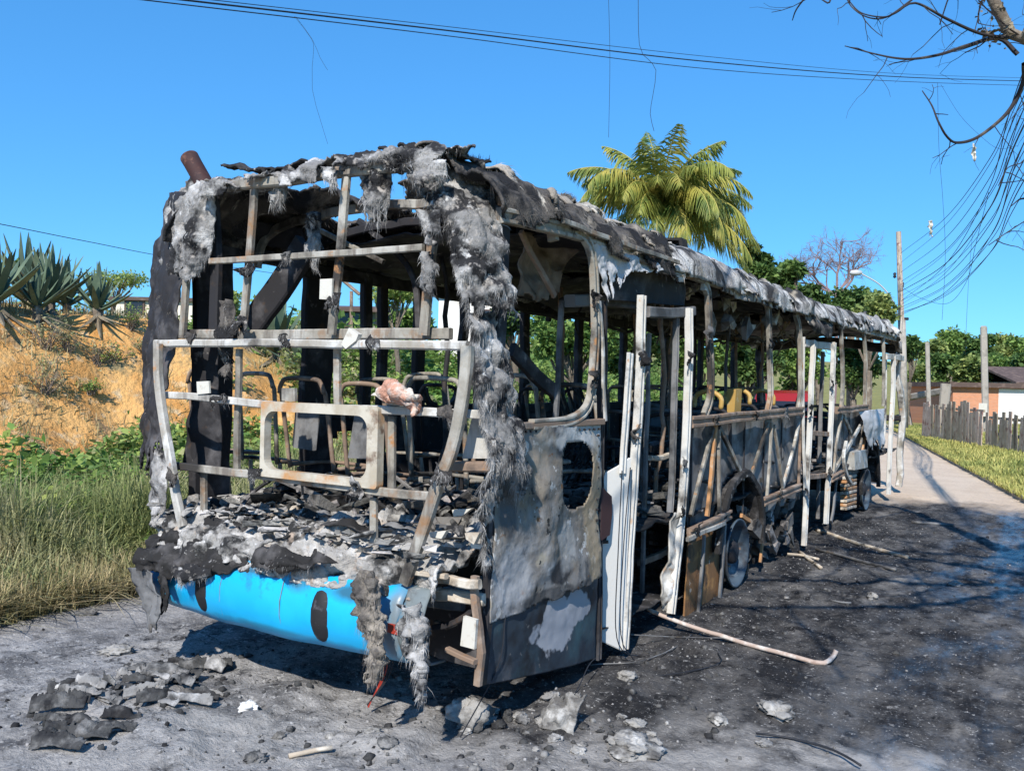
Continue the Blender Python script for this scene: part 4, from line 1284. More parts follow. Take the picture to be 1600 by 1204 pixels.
# flakes standing off the crest of the roof
for k, (y, s, dz) in enumerate(((.55, .10, .05), (1.25, .08, .04), (2.5, .14, .06), (2.62, .10, .05), (.2, .12, .03))):
    c = np.array([.98, y, 2.91 + float(np.interp(y, SAG_Y, SAG_Z))])
    sheet('roof_flake', lerp_rows([[c + np.array([.08, -s, -.03]), c + np.array([.07, s, -.03])], [c + np.array([-.02, -s * .8, dz * .7]), c + np.array([-.02, s * .7, dz])]]), 18, 14, M_fibre_d, bus, .05, 9, .35, None, .01, 171 + k, 160, .05, (0, .2, .3), M_hair_d, .004)
# roof hatch
h0 = SS(1056, 364, .98) - np.array([0, 0, .07])
ring('roof_hatch', [(h0[0] - .09, h0[2] + .03), (h0[0] + .07, h0[2] + .02), (h0[0] + .09, h0[2] - .09), (h0[0] - .10, h0[2] - .09)], [(h0[0] - .06, h0[2] + .01), (h0[0] + .05, h0[2] + .0), (h0[0] + .06, h0[2] - .07), (h0[0] - .07, h0[2] - .07)], h0[1] - .06, .12, M_char, bus)
MB().box((h0[0], h0[1] + .045, h0[2] - .035), (.13, .02, .09)).build('hatch_back', M_soot, bus)
# ribs under the roof
for k, y in enumerate((.75, 1.2, 2.6, 3.4, 4.8, 5.8, 7.3, 7.8, 9.3, 10.8, 11.6)):
    dz = float(np.interp(y, SAG_Y, SAG_Z)) - .05
    pts = [np.array([x * .97, y + .0, z + dz]) for x, z in ((1.24, 2.62), (1.2, 2.76), (1.05, 2.86), (.6, 2.91), (0, 2.93), (-.6, 2.91), (-1.05, 2.86), (-1.2, 2.76), (-1.24, 2.6))]
    MB().bar(warp(dens(pts, .12), .02, k), .06, .04, (0, 1, 0)).build('roof_rib', M_steel if y < 1 else M_soot, bus)
for x in (-.62, .62):
    pts = [np.array([x, y, 2.80 + np.interp(y, SAG_Y, SAG_Z) + .03 * math.sin(y * 3)]) for y in np.linspace(1.3, 11.5, 30)]
    MB().bar(warp(pts, .03, 4), .05, .04, (0, 0, 1)).build('roof_duct', M_soot, bus)
# inner ceiling sheets, blackened and sagging
sheet('ceiling_lining', lambda u, v: np.stack([-1.1 + 2.2 * v, .95 + 11 * u, 2.78 - .10 * np.abs(v - .5) * 2 + np.interp(.95 + 11 * u, SAG_Y, SAG_Z)], -1), 150, 40, M_soot, bus, .09, 1.6, 0, lambda c, u, v: fbm(c, 1.3, 3, 6) > .42, .01, 181)
sheet('ceiling_lining', lerp_rows([[RR(345, 330, .4), RR(420, 350, .7), RR(470, 355, 1.0)], [RR(345, 380, .5), RR(420, 390, .8), RR(470, 400, 1.1)]]), 30, 20, M_soot, bus, .05, 4, .15, None, .01, 183)
# dangling ceiling cables and clips
for k in range(26):
    y = RNG.uniform(2.6, 11)
    x = RNG.uniform(-.9, 1.1)
    L0 = RNG.uniform(.08, .5)
    z0 = 2.72 + float(np.interp(y, SAG_Y, SAG_Z))
    pts = dens([(x, y, z0), (x + RNG.uniform(-.1, .1), y + RNG.uniform(-.1, .1), z0 - L0 * .5), (x + RNG.uniform(-.12, .12), y + RNG.uniform(-.12, .12), z0 - L0)], .05)
    MB().tube(pts, RNG.uniform(.006, .016), 5).build('dangling_cable', random.choice((M_soot, M_inner, M_steel)), bus)
for (u, v, n) in ((1135, 468, 7), (1160, 505, 10), (1080, 455, 5), (1215, 505, 6), (1130, 500, 5)):
    for k in range(n):
        p = SS(u + random.uniform(-18, 18), v + random.uniform(-10, 10), 1.0 + random.uniform(-.3, .1))
        MB().box(p, (random.uniform(.03, .06), random.uniform(.05, .2), random.uniform(.05, .14)), Matrix.Rotation(random.uniform(-1, 1), 3, 'X'), .02).build('ceiling_clip', random.choice((M_paint, M_inner, M_inner, M_fibre)), bus)

# ------------------------------------------------------------------ left side of the bus, dark against the light
MB().bar(warp(dens([(-1.25, .3, 2.62), (-1.25, 6, 2.55), (-1.25, 12.3, 2.62)], .3), .03, 2), .10, .06, XN).build('cant_rail', M_soot, bus)
MB().bar(warp(dens([(-1.25, 1.3, 1.50), (-1.25, 6, 1.50), (-1.25, 12.4, 1.50)], .3), .02, 3), .10, .06, XN).build('waist_beam', M_soot, bus)
for y, w in ((.42, .30), (1.38, .30), (1.92, .10), (2.12, .09), (2.62, .13), (3.28, .10), (4.4, .12), (5.6, .12), (6.8, .12), (8.2, .12), (9.6, .12), (11.2, .14)):
    MB().bar(warp(dens([(-1.25, y, .8), (-1.25, y, 1.6), (-1.25, y, 2.6)], .15), .015, y), w, .07, XN).build('window_pillar', M_soot, bus)
rows = [[np.array([-1.26, y, z]) for y in (1.25, 4, 8, 12.4)] for z in (1.50, 1.0, .45)]
sheet('left_side_panel', lerp_rows(rows), 160, 24, M_soot, bus, .03, 2, .1, lambda c, u, v: (fbm(c, 1.4, 3, 12) > .22) & (c[..., 1] < 3.5), .008, 191)
# rounded window corners on the left wall
for y in (2.70, 3.20):
    s = 1 if y < 3 else -1
    pts = [np.array([-1.24, y + s * (.16 - .16 * math.cos(t)), 1.70 - .16 * math.sin(t)]) for t in np.linspace(0, math.pi / 2, 7)]
    MB().bar(pts, .05, .06, XN).build('window_corner', M_soot, bus)
# slanting dark duct seen through the upper rear window
a, b = RR(392, 512, .45), RR(478, 385, .45)
MB().bar(warp(dens([a, (a + b) / 2, b], .1), .01, 3), .20, .06, YN).build('fallen_duct', M_soot, bus)
rbar('fallen_panel', [(560, 345), (640, 420), (655, 520)], .05, M_soot, .04, 1.2)
rbar('fallen_strut', [(500, 360), (600, 410)], .04, M_steel, .04, .9)

# ------------------------------------------------------------------ floor, seats, poles
sheet('floor', lambda u, v: np.stack([-1.2 + 2.4 * v, 1.0 + 11.4 * u, .78 + 0 * u], -1), 200, 50, M_char, bus, .035, 5, 0, None, .02, 201)
mb = MB()
for k in range(900):
    x, y = RNG.uniform(-1.1, 1.1), RNG.uniform(1.0, 11.5)
    s = RNG.uniform(.02, .07)
    mb.box((x, y, .80 + RNG.uniform(0, .14) * (1 if y < 5 else .5)), (s * RNG.uniform(1, 4), s * RNG.uniform(1, 4), s * RNG.uniform(.3, .9)), Matrix.Rotation(RNG.uniform(0, 3), 3, 'Z') @ Matrix.Rotation(RNG.uniform(-.4, .4), 3, 'X'), s * .2)
mb.build('floor_debris', M_wreck, bus)['kind'] = 'stuff'
# planks and rails fallen in the rear doorway
for k in range(16):
    v = 690 + k * 12 + random.uniform(-4, 4)
    x = 1.05 - random.uniform(0, .6)
    a, b = SS(1016, v, x), SS(1052, v + random.uniform(-8, 8), x - random.uniform(0, .2))
    MB().bar(warp(dens([a, b], .1), .02, k), random.uniform(.025, .06), .04, XN).build('fallen_slat', random.choice((M_tan, M_char, M_inner, M_char, M_fibre)), bus)
sbar('step_edge', [(1000, 880), (1040, 860), (1060, 840)], .05, M_rust, .05, .95)
rows = [[np.array([.55, y, z]) for y in (1.35, 2.0, 2.65)] for z in (.78, .5, .2)]
sheet('step_well', lerp_rows(rows), 20, 14, M_char, bus, .03, 4, 0, None, .01, 203)
rows = [[np.array([x, y, .22]) for y in (1.4, 2.0, 2.6)] for x in (.55, .9, 1.2)]
sheet('step_well', lerp_rows(rows), 20, 14, M_char, bus, .04, 5, 0, None, .01, 204)


def hoop_pts(w, h, r, lean):
    out = [(-w / 2, 0, 0), (-w / 2, lean * (h - r) / h, h - r)]
    for t in np.linspace(math.pi, 0, 9):
        out.append(((w / 2 - r) * (1 if t < math.pi / 2 else -1 if t > math.pi / 2 else 0) + r * math.cos(t), lean, h - r + r * math.sin(t)))
    out += [(w / 2, lean * (h - r) / h, h - r), (w / 2, 0, 0)]
    return out


def seat(x, y, z, w=.44, h=.62, rot=0.0, m_=None, pan=True, lean=-.10, handle=None):
    p = MB().tube(dens(hoop_pts(w, h, .11, lean), .05), .017, 7)
    p.tube(dens([(-w / 2, .02, .02), (-w / 2, .38, .0), (w / 2, .38, 0), (w / 2, .02, .02)], .06), .015, 6)
    me = p.mesh('seat_frame')
    o = link('seat_frame', me, m_ or M_rust, bus, True)
    o.location = (x, y, z)
    o.rotation_euler = (RNG.uniform(-.08, .08), RNG.uniform(-.06, .06), rot + RNG.uniform(-.08, .08))
    for sx in (-1, 1):
        l = MB().tube([(sx * w * .42, .05, 0), (sx * w * .40, .1, -.36)], .016, 6).build('leg', m_ or M_rust, o)
    if pan:
        q = MB().box((0, lean * .6, h * .45), (w * .5, .02, h * .42), Matrix.Rotation(-.12, 3, 'X'), .02).build('back_plate', M_inner, o)
    if handle:
        MB().tube(dens([(-w * .3, lean, h), (-w * .28, lean, h + .10), (0, lean, h + .15), (w * .28, lean, h + .10), (w * .3, lean, h)], .03), .022, 7).build('grab_handle', M_yellow, o, True)
    return o


for k, (u, v, w) in enumerate(((322, 577, .34), (400, 584, .42), (482, 590, .46), (572, 599, .42), (681, 591, .46))):
    p = RR(u, v, 1.0)
    seat(p[0], 1.05, p[2] - .66, w, .66, 0, M_steel if k in (1, 4) else M_rust, k in (2, 3))
for x in (-.92, -.46, .30, .78):
    seat(x, 1.85, 1.16 + RNG.uniform(-.04, .04), .42, .64, 0, random.choice((M_rust, M_steel, M_soot)), RNG.random() < .3)
for y in (2.6, 3.5, 4.4, 5.3, 6.2, 7.1, 8.0, 8.9, 9.8):
    for x in (-.95, -.48):
        seat(x, y, 1.12 + RNG.uniform(-.03, .03), .42, .62, 0, random.choice((M_soot, M_rust)), RNG.random() < .3)
for y in (3.2, 4.0, 4.9, 5.6, 7.9, 8.8):
    for x in (.48, .95):
        hd = (x > .9 and y in (4.0, 4.9, 5.6))
        seat(x, y, (1.02 if hd else .98) + RNG.uniform(-.02, .02), .40, .56, 0, random.choice((M_soot, M_inner)), RNG.random() < .4, -.1, hd)
p = SS(1147, 628, 1.0)
MB().box(p, (.08, .15, .24), None, .01).build('yellow_panel', M_yellow, bus)
for x, y in ((-.35, 2.2), (.4, 2.9), (-.35, 3.6), (.4, 4.4), (-.35, 5.2), (.4, 6.0), (-.35, 7.0), (.4, 7.3), (-.35, 8.6), (.4, 9.0), (-.35, 10.2), (-.2, 1.6), (.9, 3.0)):
    MB().tube(warp(dens([(x, y, .8), (x + .02, y, 1.7), (x, y, 2.66)], .15), .03, x + y), .019, 7).build('grab_pole', random.choice((M_soot, M_rust, M_inner)), bus, True)
for x in (-.38, .42):
    MB().tube(warp(dens([(x, 2.2, 2.42), (x, 6, 2.36), (x, 10.5, 2.42)], .3), .05, x), .018, 7).build('handrail', M_soot, bus, True)
for y in (2.9, 3.25):
    for k in range(4):
        MB().tube(dens([(-.2 + .12 * k, y, .85), (-.1 + .12 * k, y + .1, 1.3), (-.25 + .13 * k, y + .05, 1.75)], .1), .014, 6).build('twisted_tube', M_char, bus, True)
# wires trailing from the skirt
for k, pts in enumerate(([SS(930, 1028), (1.3, 1.1, .12), (1.33, .85, .02), (1.3, .5, .01)], [SS(972, 735, 1.29), SS(966, 860, 1.30), SS(962, 980, 1.3), SS(975, 1018, 1.3), (1.32, 1.75, .02)], [SS(985, 730, 1.29), SS(974, 860, 1.30), SS(970, 990, 1.3), (1.34, 1.66, .015)],
                         [(1.2, 1.9, .1), (1.4, 2.2, .05), (1.75, 2.55, .02)], [SS(790, 960, 1.26), SS(778, 1040, 1.26), (1.15, .05, .02)])):
    MB().tube(dens(pts, .06), .0035, 5).build('trailing_wire', M_wire if k != 3 else M_inner, bus)
for k in range(4):
    a = RR(600 + 4 * k, 1045, .1)
    MB().tube(dens([a + np.array([0, 0, .25]), a, a + np.array([-.06 - .02 * k, -.05, -.2])], .05), .004, 4).build('trailing_wire', M_red if k < 2 else M_wire, bus)

# ------------------------------------------------------------------ plants
def scatter(tv, tf, pos, rot, scl):
    tv = np.asarray(tv, float)
    V = np.einsum('nij,kj->nki', rot, tv) * np.asarray(scl).reshape(-1, 1, 1) + pos[:, None, :]
    n, k = len(pos), len(tv)
    Fc = (np.asarray(tf)[None] + (np.arange(n) * k)[:, None, None]).reshape(-1, len(tf[0]))
    return V.reshape(-1, 3), Fc


def rand_rot(n, tilt=1.0, az=None):
    """random heading, tilted away from upright by up to ~tilt radians"""
    a = RNG.uniform(0, 2 * math.pi, n) if az is None else az
    t = RNG.normal(0, tilt, n)
    r = RNG.uniform(0, 2 * math.pi, n)
    ca, sa, ct, st, cr, sr = np.cos(a), np.sin(a), np.cos(t), np.sin(t), np.cos(r), np.sin(r)
    Z = np.zeros(n)
    O = np.ones(n)
    Rz = np.stack([np.stack([ca, -sa, Z], -1), np.stack([sa, ca, Z], -1), np.stack([Z, Z, O], -1)], 1)
    Rx = np.stack([np.stack([O, Z, Z], -1), np.stack([Z, ct, -st], -1), np.stack([Z, st, ct], -1)], 1)
    Rs = np.stack([np.stack([cr, -sr, Z], -1), np.stack([sr, cr, Z], -1), np.stack([Z, Z, O], -1)], 1)
    return np.einsum('nij,njk,nkl->nil', Rz, Rx, Rs)


LEAF_V = [(0, 0, 0), (.30, .5, .06), (0, 1, -.05), (-.30, .5, .06)]
LEAF_F = [(0, 1, 2, 3)]


def leafmat(name, c, c2, isl=.35, tr=.25, scale=1.2):
    return mat(name, c, [(c2, scale, .42, .62, 1, 3)], .6, 0, None, .25, 0, isl, False, tr)


M_leaf_d = leafmat('dark_broadleaf', (.075, .135, .04), (.12, .20, .055))
M_leaf_m = leafmat('green_broadleaf', (.14, .235, .06), (.21, .31, .08))
M_leaf_y = leafmat('yellowish_foliage', (.27, .32, .10), (.18, .25, .08))
M_leaf_a = leafmat('feathery_foliage', (.36, .44, .14), (.27, .37, .11), .3, .45)
M_vine = leafmat('vine_leaves', (.15, .27, .06), (.28, .36, .10), .45, .3, .7)
M_vine2 = leafmat('dry_vine_leaves', (.40, .38, .20), (.26, .28, .12), .45, .3, .9)
M_grass = mat('long_grass', (.25, .28, .11), [((.44, .41, .23), .8, .47, .62, 1, 5), ((.13, .20, .055), .9, .50, .64, 5, 5)], .7, 0, None, .25, 0, .4, False, .25)
M_straw = mat('dry_straw', (.42, .36, .19), [((.26, .22, .10), 2, .45, .6, 1)], .8, 0, None, .2, 0, .4, False, .2)
M_vergeg = mat('verge_grass_blades', (.46, .44, .14), [((.30, .33, .10), .8, .45, .6, 1)], .7, 0, None, .2, 0, .35, False, .25)
M_bark = mat('grey_bark', (.16, .13, .10), [((.28, .25, .20), 6, .5, .65, 1), ((.06, .05, .04), 5, .55, .7, 2)], .9, 0, (30, .8, .02))
M_twig = mat('bare_twig', (.035, .03, .032), [((.10, .085, .07), 5, .55, .7, 1)], .85)
M_twig_far = mat('pale_bare_twigs', (.24, .17, .17), (), .9)
M_agave = mat('agave_leaf', (.075, .115, .075), [((.13, .18, .115), 2.5, .45, .65, 1), ((.30, .28, .16), 5, .66, .76, 2)], .5, 0, (12, .15, .01), .35, .25)
M_palm = mat('palm_leaflets', (.27, .30, .065), [((.50, .43, .10), .9, .48, .62, 1, 3), ((.07, .13, .03), 1.1, .50, .66, 4, 3)], .5, 0, None, .35, .15, .25, True, .3)
M_rachis = mat('palm_rib', (.40, .34, .08), (), .5)
M_drytwig = mat('dry_scrub_twigs', (.22, .18, .15), [((.32, .27, .21), 4, .5, .65, 1)], .9, 0, None, .2, 0, .3, False)


def blades(n, pos, hgt, width, m_, name, lean=.35, label=None, cat='grass'):
    """three-quad curved grass blades"""
    az = RNG.uniform(0, 2 * math.pi, n)
    le = np.abs(RNG.normal(0, lean, n)) + .05
    dirh = np.stack([np.cos(az), np.sin(az), 0 * az], -1)
    side = np.stack([-np.sin(az), np.cos(az), 0 * az], -1)
    rows = []
    for t, wf in ((0, 1), (.35, .9), (.7, .6), (1, .08)):
        c = pos + dirh * (le * t ** 2 * hgt)[:, None] + np.array([0, 0, 1.]) * (hgt * t * (1 - .25 * le * t))[:, None]
        rows.append(c - side * (width * wf)[:, None])
        rows.append(c + side * (width * wf)[:, None])
    V = np.stack(rows, 1)
    b = (np.arange(n) * 8)[:, None]
    Fq = np.concatenate([b + np.array([[0, 1, 3, 2]]), b + np.array([[2, 3, 5, 4]]), b + np.array([[4, 5, 7, 6]])])
    o = link(name, mesh_np(name, V.reshape(-1, 3), Fq), m_)
    return tag(o, label, cat, None, 'stuff')


def in_view(P, margin=900):
    d = P - CAM
    z = d @ FW
    u = 800 + F_PX * (d @ RT) / np.maximum(z, .01)
    return (z > .3) & (u > -margin) & (u < 1600 + margin)


def on_land(x, y):
    return np.stack([x, y, land(x, y)], -1)


# long grass on the left verge
n = 190000
y = RNG.uniform(-5, 13, n)
dd = RNG.uniform(0, 1, n) ** 1.15 * 4.6 + .04
x = edge_l(y) - dd
P = on_land(x, y)
dens_ = fbm(P, .9, 3, 3)
k = in_view(P) & (RNG.random(n) < np.clip(1.05 - y / 16, .3, 1)) & (dens_ > -.65)
P, dd = P[k], dd[k]
h = (.19 + .33 * np.clip(dd / 1.1, 0, 1)) * np.clip(1.25 - dd * .17, .45, 1) * (1 + .75 * fbm(P, 1.3, 4, 8)) * (.45 + RNG.random(len(P)) ** 2 * .95)
blades(len(P), P, h, RNG.uniform(.004, .009, len(P)), M_grass, 'long_grass', .75, 'long green and straw grass on the left verge')
n = 24000
y = RNG.uniform(-5, 8, n)
x = edge_l(y) - np.abs(RNG.normal(.12, .28, n)) + .06
P = on_land(x, y)
P[:, 2] = np.maximum(P[:, 2], 0)
P = P[in_view(P)]
blades(len(P), P, RNG.uniform(.12, .34, len(P)), RNG.uniform(.003, .007, len(P)), M_straw, 'flattened_straw', 1.1, 'dry flattened straw along the left road edge')

# creeping vines over the foot of the bank and the slope beyond the bus
n = 175000
y = RNG.uniform(-6, 26, n)
dd = RNG.uniform(2.6, 13, n)
x = edge_l(y) - dd
P = on_land(x, y)
f = fbm(P, .55, 4, 13)
lim = np.where(y < 9, 4.5 + .30 * (np.maximum(y, 0) - 1.5) + f * .8, 13)
lo = np.where(y < 9, 2.7 + f * .5, 2.6)
k = in_view(P) & (dd < lim) & (dd > lo) & (f > -.55)
P, f = P[k], f[k]
hump = np.clip(.34 + fbm(P, .8, 3, 21) * .55, .05, .9)
P[:, 2] += hump * RNG.uniform(.3, 1, len(P))
s = RNG.uniform(.07, .18, len(P))
dry = fbm(P, .7, 3, 31) + RNG.normal(0, .22, len(P)) > .38
for nm, q, m_, lb in (('creeping_vines', ~dry, M_vine, 'green creeping vines matted over the foot of the bank'), ('withered_vines', dry, M_vine2, 'withered pale vines among the green creepers')):
    V, Fc = scatter(LEAF_V, LEAF_F, P[q], rand_rot(q.sum(), .75), s[q])
    tag(link(nm, mesh_np(nm, V, Fc), m_), lb, 'vines', None, 'stuff')
n = 26000
y = RNG.uniform(-1, 12, n)
dd = RNG.uniform(.5, 4.2, n)
P = on_land(edge_l(y) - dd, y)
f = fbm(P, 1.1, 3, 61)
k = in_view(P) & (f > .18)
P = P[k]
P[:, 2] += RNG.uniform(.05, .5, len(P)) * np.clip(dd[k] / 2, .3, 1)
V, Fc = scatter(LEAF_V, LEAF_F, P, rand_rot(len(P), .9), RNG.uniform(.03, .10, len(P)))
tag(link('verge_weeds', mesh_np('verge_weeds', V, Fc), M_vine), 'broad-leaved weeds growing through the long verge grass', 'weeds', None, 'stuff')
n = 60000
y = RNG.uniform(13, 60, n)
dd = RNG.uniform(.3, 26, n)
P = on_land(edge_l(y) - dd, y)
P = P[in_view(P)]
P[:, 2] += np.clip(.35 + fbm(P, .35, 3, 71) * 1.1, .05, 1.6) * RNG.random(len(P))
V, Fc = scatter(LEAF_V, LEAF_F, P, rand_rot(len(P), .9), RNG.uniform(.14, .32, len(P)))
tag(link('far_undergrowth', mesh_np('far_undergrowth', V, Fc), M_leaf_m), 'green undergrowth on the far slope behind the bus', 'undergrowth', None, 'stuff')
# sparse tufts on the earth face and on the plateau rim
n = 9000
y = RNG.uniform(-1, 12, n)
dd = RNG.uniform(5.4, 10, n)
P = on_land(edge_l(y) - dd, y)
f = fbm(P, .9, 4, 41)
k = in_view(P) & (f > .30 - .45 * (dd > 7.8))
P = P[k]
blades(len(P), P, RNG.uniform(.08, .28, len(P)), RNG.uniform(.004, .010, len(P)), M_straw, 'bank_tufts', .6, 'sparse dry tufts on the orange earth bank')

# verge grass on the right
n = 70000
y = 9 + RNG.uniform(0, 1, n) ** .8 * 30
e = np.where(RNG.random(n) < .25, RNG.uniform(-.02, .35, n), RNG.uniform(.12, 6, n))
P = on_land(kerb_x(y) + e, y)
P = P[in_view(P)]
P[:, 2] = np.maximum(P[:, 2], .06)
blades(len(P), P, RNG.uniform(.05, .16, len(P)), RNG.uniform(.008, .02, len(P)), M_vergeg, 'verge_grass', .5, 'short yellow-green grass between kerb and plank fence')


def branch_tree(mb, p, d, ln, r, depth, spread=.6, up=.1, nseg=4, kids=(2, 4), taper=.6, sub=None, clear=None):
    pts = [np.array(p, float)]
    d = np.array(d, float)
    d /= np.linalg.norm(d)
    for i in range(nseg):
        d = d + RNG.normal(0, .16, 3) + np.array([0, 0, up * .3])
        d /= np.linalg.norm(d)
        if clear is not None and clear(pts[-1] + d * ln / nseg):
            break
        pts.append(pts[-1] + d * ln / nseg)
    if len(pts) < 3:
        return [pts[-1]]
    mb.tube(pts, np.linspace(r, r * taper, len(pts)), 6 if r > .02 else 4, False)
    if depth <= 0:
        return [pts[-1]]
    tips = []
    for k in range(RNG.integers(*kids)):
        i = min(len(pts) - 1, RNG.integers(max(1, nseg - 2), nseg + 1))
        q = d + RNG.normal(0, spread, 3)
        q[2] += up
        tips += branch_tree(sub or mb, pts[i], q, ln * RNG.uniform(.55, .8), r * taper * RNG.uniform(.6, .85), depth - 1, spread, up, nseg, kids, taper, None, clear)
    return tips


def crown_mesh(name, tips, rad, n, size, flat=1.0, tilt=1.0):
    tips = np.asarray(tips)
    c = tips[RNG.integers(0, len(tips), n)]
    o = RNG.normal(0, 1, (n, 3))
    o /= np.linalg.norm(o, axis=1)[:, None]
    o *= (RNG.random((n, 1)) ** .45) * rad
    o[:, 2] *= flat
    P = c + o
    V, Fc = scatter(LEAF_V, LEAF_F, P, rand_rot(n, tilt), RNG.uniform(.6, 1.3, n) * size)
    return mesh_np(name, V, Fc)


def lobed_points(c, rx, rz, nl, rs):
    out = []
    for k in range(nl):
        v = RNG.normal(0, 1, 3)
        v /= np.linalg.norm(v)
        v *= RNG.random() ** .4
        out.append(np.asarray(c) + v * np.array([rx, rx, rz]))
    return np.array(out)


def tree(name, label, base, c, rx, rz, m_, n=5000, size=.22, nl=16, rl=None, trunk_r=.12, cat='tree', group=None, flat=.75):
    """tapered trunk, limbs to every lobe, leaf-sized faces through the crown"""
    t = empty(name, tuple(base), label, cat, group)
    base, c = np.asarray(base, float), np.asarray(c, float)
    lobes = lobed_points(c, rx * .78, rz * .78, nl, 0)
    mb = MB()
    fork = base + (c - base) * .55
    mb.tube(dens([base, base + (fork - base) * .5 + RNG.normal(0, .06, 3), fork], .5), np.linspace(trunk_r, trunk_r * .7, len(dens([base, base, fork], .5)))[0], 7)
    for q in lobes:
        mb.tube(dens([fork, (fork + q) / 2 + RNG.normal(0, .12, 3), q], .5), trunk_r * .28, 5, False)
    child(mb.build('trunk', M_bark, None), t)
    child(link('crown', crown_mesh('crown', lobes, rl or rx * .42, n, size, flat), m_), t)
    return t


# trees behind the bus (sight coordinates give the bearing, t the distance)
def tree_at(name, label, u, v, t, ru, rv, m_, n, size, nl=16, tr=.12, group=None, flat=.75):
    c = far(u, v, t)
    k = t / F_PX
    b = np.array([c[0] + RNG.uniform(-.2, .2), c[1] + .1, float(land(c[0], c[1])) - .05])
    return tree(name, label, b, c, ru * k, rv * k, m_, n, size, nl, None, tr, 'tree', group, flat)


G1 = 'leafy trees on the slope behind the bus'
tree_at('leafy_tree', 'dark round-topped tree just right of the palm fronds', 1188, 415, 27, 36, 42, M_leaf_d, 4200, .20, 14, .14, G1)
tree_at('leafy_tree', 'small dark tree behind the bus roof, second right of the palm', 1236, 436, 28, 30, 24, M_leaf_d, 3200, .20, 10, .12, G1)
tree_at('leafy_tree', 'low dark tree between the palm and the leafless tree', 1275, 462, 30, 30, 18, M_leaf_d, 2600, .20, 9, .12, G1)
tree_at('leafy_tree', 'broad dark tree beneath the street lamp arm', 1330, 475, 36, 46, 26, M_leaf_d, 4200, .22, 14, .14, G1)
tree_at('leafy_tree', 'yellowish-green rounded tree beside the utility pole', 1362, 490, 32, 40, 36, M_leaf_y, 4200, .20, 14, .14, G1)
tree_at('leafy_tree', 'dark slim tree directly behind the utility pole', 1424, 540, 40, 18, 42, M_leaf_d, 2400, .22, 9, .1, G1)
tree_at('leafy_tree', 'green tree seen through the first side window of the bus', 895, 520, 20, 75, 55, M_leaf_m, 7000, .15, 18, .12, G1)
tree_at('leafy_tree', 'dark green tree seen through the rear doorway', 990, 530, 22, 60, 60, M_leaf_d, 6000, .16, 16, .12, G1)
tree_at('leafy_tree', 'green tree seen through the window left of the yellow handles', 1085, 540, 24, 60, 55, M_leaf_m, 5000, .17, 14, .12, G1)
tree_at('leafy_tree', 'green tree seen through the window above the yellow handles', 1165, 560, 26, 55, 50, M_leaf_d, 5000, .18, 14, .12, G1)
tree_at('leafy_tree', 'green tree seen through the window beside the middle doorway', 1245, 570, 28, 50, 45, M_leaf_m, 4000, .19, 12, .12, G1)
tree_at('leafy_tree', 'dark green tree seen through the foremost side windows', 1335, 575, 34, 50, 40, M_leaf_d, 4000, .2, 12, .12, G1)
tree_at('leafy_tree', 'green shrubby tree glimpsed left of the white house', 640, 505, 24, 40, 30, M_leaf_m, 3500, .16, 10, .10, G1)
tree_at('leafy_tree', 'dark shrubby tree glimpsed right of the white house', 800, 500, 26, 40, 36, M_leaf_d, 3500, .17, 10, .10, G1)
tree_at('feathery_tree', 'light feathery tree with flat crown, seen through the rear window', 612, 462, 20, 58, 22, M_leaf_a, 2400, .10, 16, .06, 'feathery trees on the bank', .4)
tree_at('feathery_tree', 'light feathery tree with flat crown above the cream wall', 180, 436, 22, 52, 13, M_leaf_a, 1500, .085, 14, .05, 'feathery trees on the bank', .35)
tree_at('feathery_tree', 'wispy light tree seen between the left corner and the first upper post', 360, 470, 18, 34, 34, M_leaf_a, 1800, .08, 10, .04, 'feathery trees on the bank', .5)
tree_at('leafy_tree', 'low dark bush behind the large agaves', 50, 425, 20, 40, 22, M_leaf_d, 2600, .13, 9, .08, G1)
for k, (u, v, ru, rv, t) in enumerate(((1452, 548, 26, 22, 60), (1490, 540, 30, 26, 70), (1530, 545, 30, 28, 64), (1572, 540, 30, 26, 72), (1604, 545, 30, 28, 66), (1470, 575, 30, 26, 52), (1515, 580, 28, 24, 50), (1560, 578, 32, 26, 54), (1600, 580, 28, 30, 52), (1440, 590, 22, 24, 48), (1630, 550, 30, 28, 62))):
    tree_at('leafy_tree', ('yellow-green crest tree nearest the utility pole', 'mid-green crest tree left of the bare concrete post', 'dark crest tree directly behind the bare concrete post', 'yellow-green crest tree right of the bare concrete post', 'mid-green crest tree at the right picture edge', 'dark tree above the left part of the plank fence', 'yellow-green tree above the middle of the plank fence', 'mid-green tree above the brick house roof', 'dark tree behind the dark tiled gable', 'small yellow-green tree between the utility pole and the slim post', 'mid-green crest tree just past the right picture edge')[k], u, v, t, ru, rv, (M_leaf_y, M_leaf_m, M_leaf_d)[k % 3], 3600, .34, 12, .16, 'trees on the hill at right')

# palm
pc_ = far(1030, 322, 24)
palm = empty('coconut_palm', (pc_[0] + .3, pc_[1], float(land(pc_[0], pc_[1]))), 'coconut palm with yellowing fronds rising behind the bus roof', 'palm')
tp = dens([np.array(palm.location), np.array(palm.location) * .5 + pc_ * .5 + np.array([.15, 0, 0]), pc_ - np.array([0, 0, .1])], .25)
child(MB().tube(tp, np.linspace(.17, .11, len(tp)), 9).build('trunk', M_bark, None), palm)


def frond(az_u, el, ln, droop, seed):
    """az_u: heading in the picture plane mixed with depth; returns rachis points"""
    d = RT * az_u[0] + FW * az_u[1]
    d[2] = 0
    d /= np.linalg.norm(d)
    pts = []
    for t in np.linspace(0, 1, 16):
        a = el - droop * t ** 1.3
        pts.append((a, t))
    P_ = [pc_.copy()]
    for a, t in pts[1:]:
        P_.append(P_[-1] + (d * math.cos(a) + np.array([0, 0, 1.]) * math.sin(a)) * ln / 15)
    return np.array(P_), d


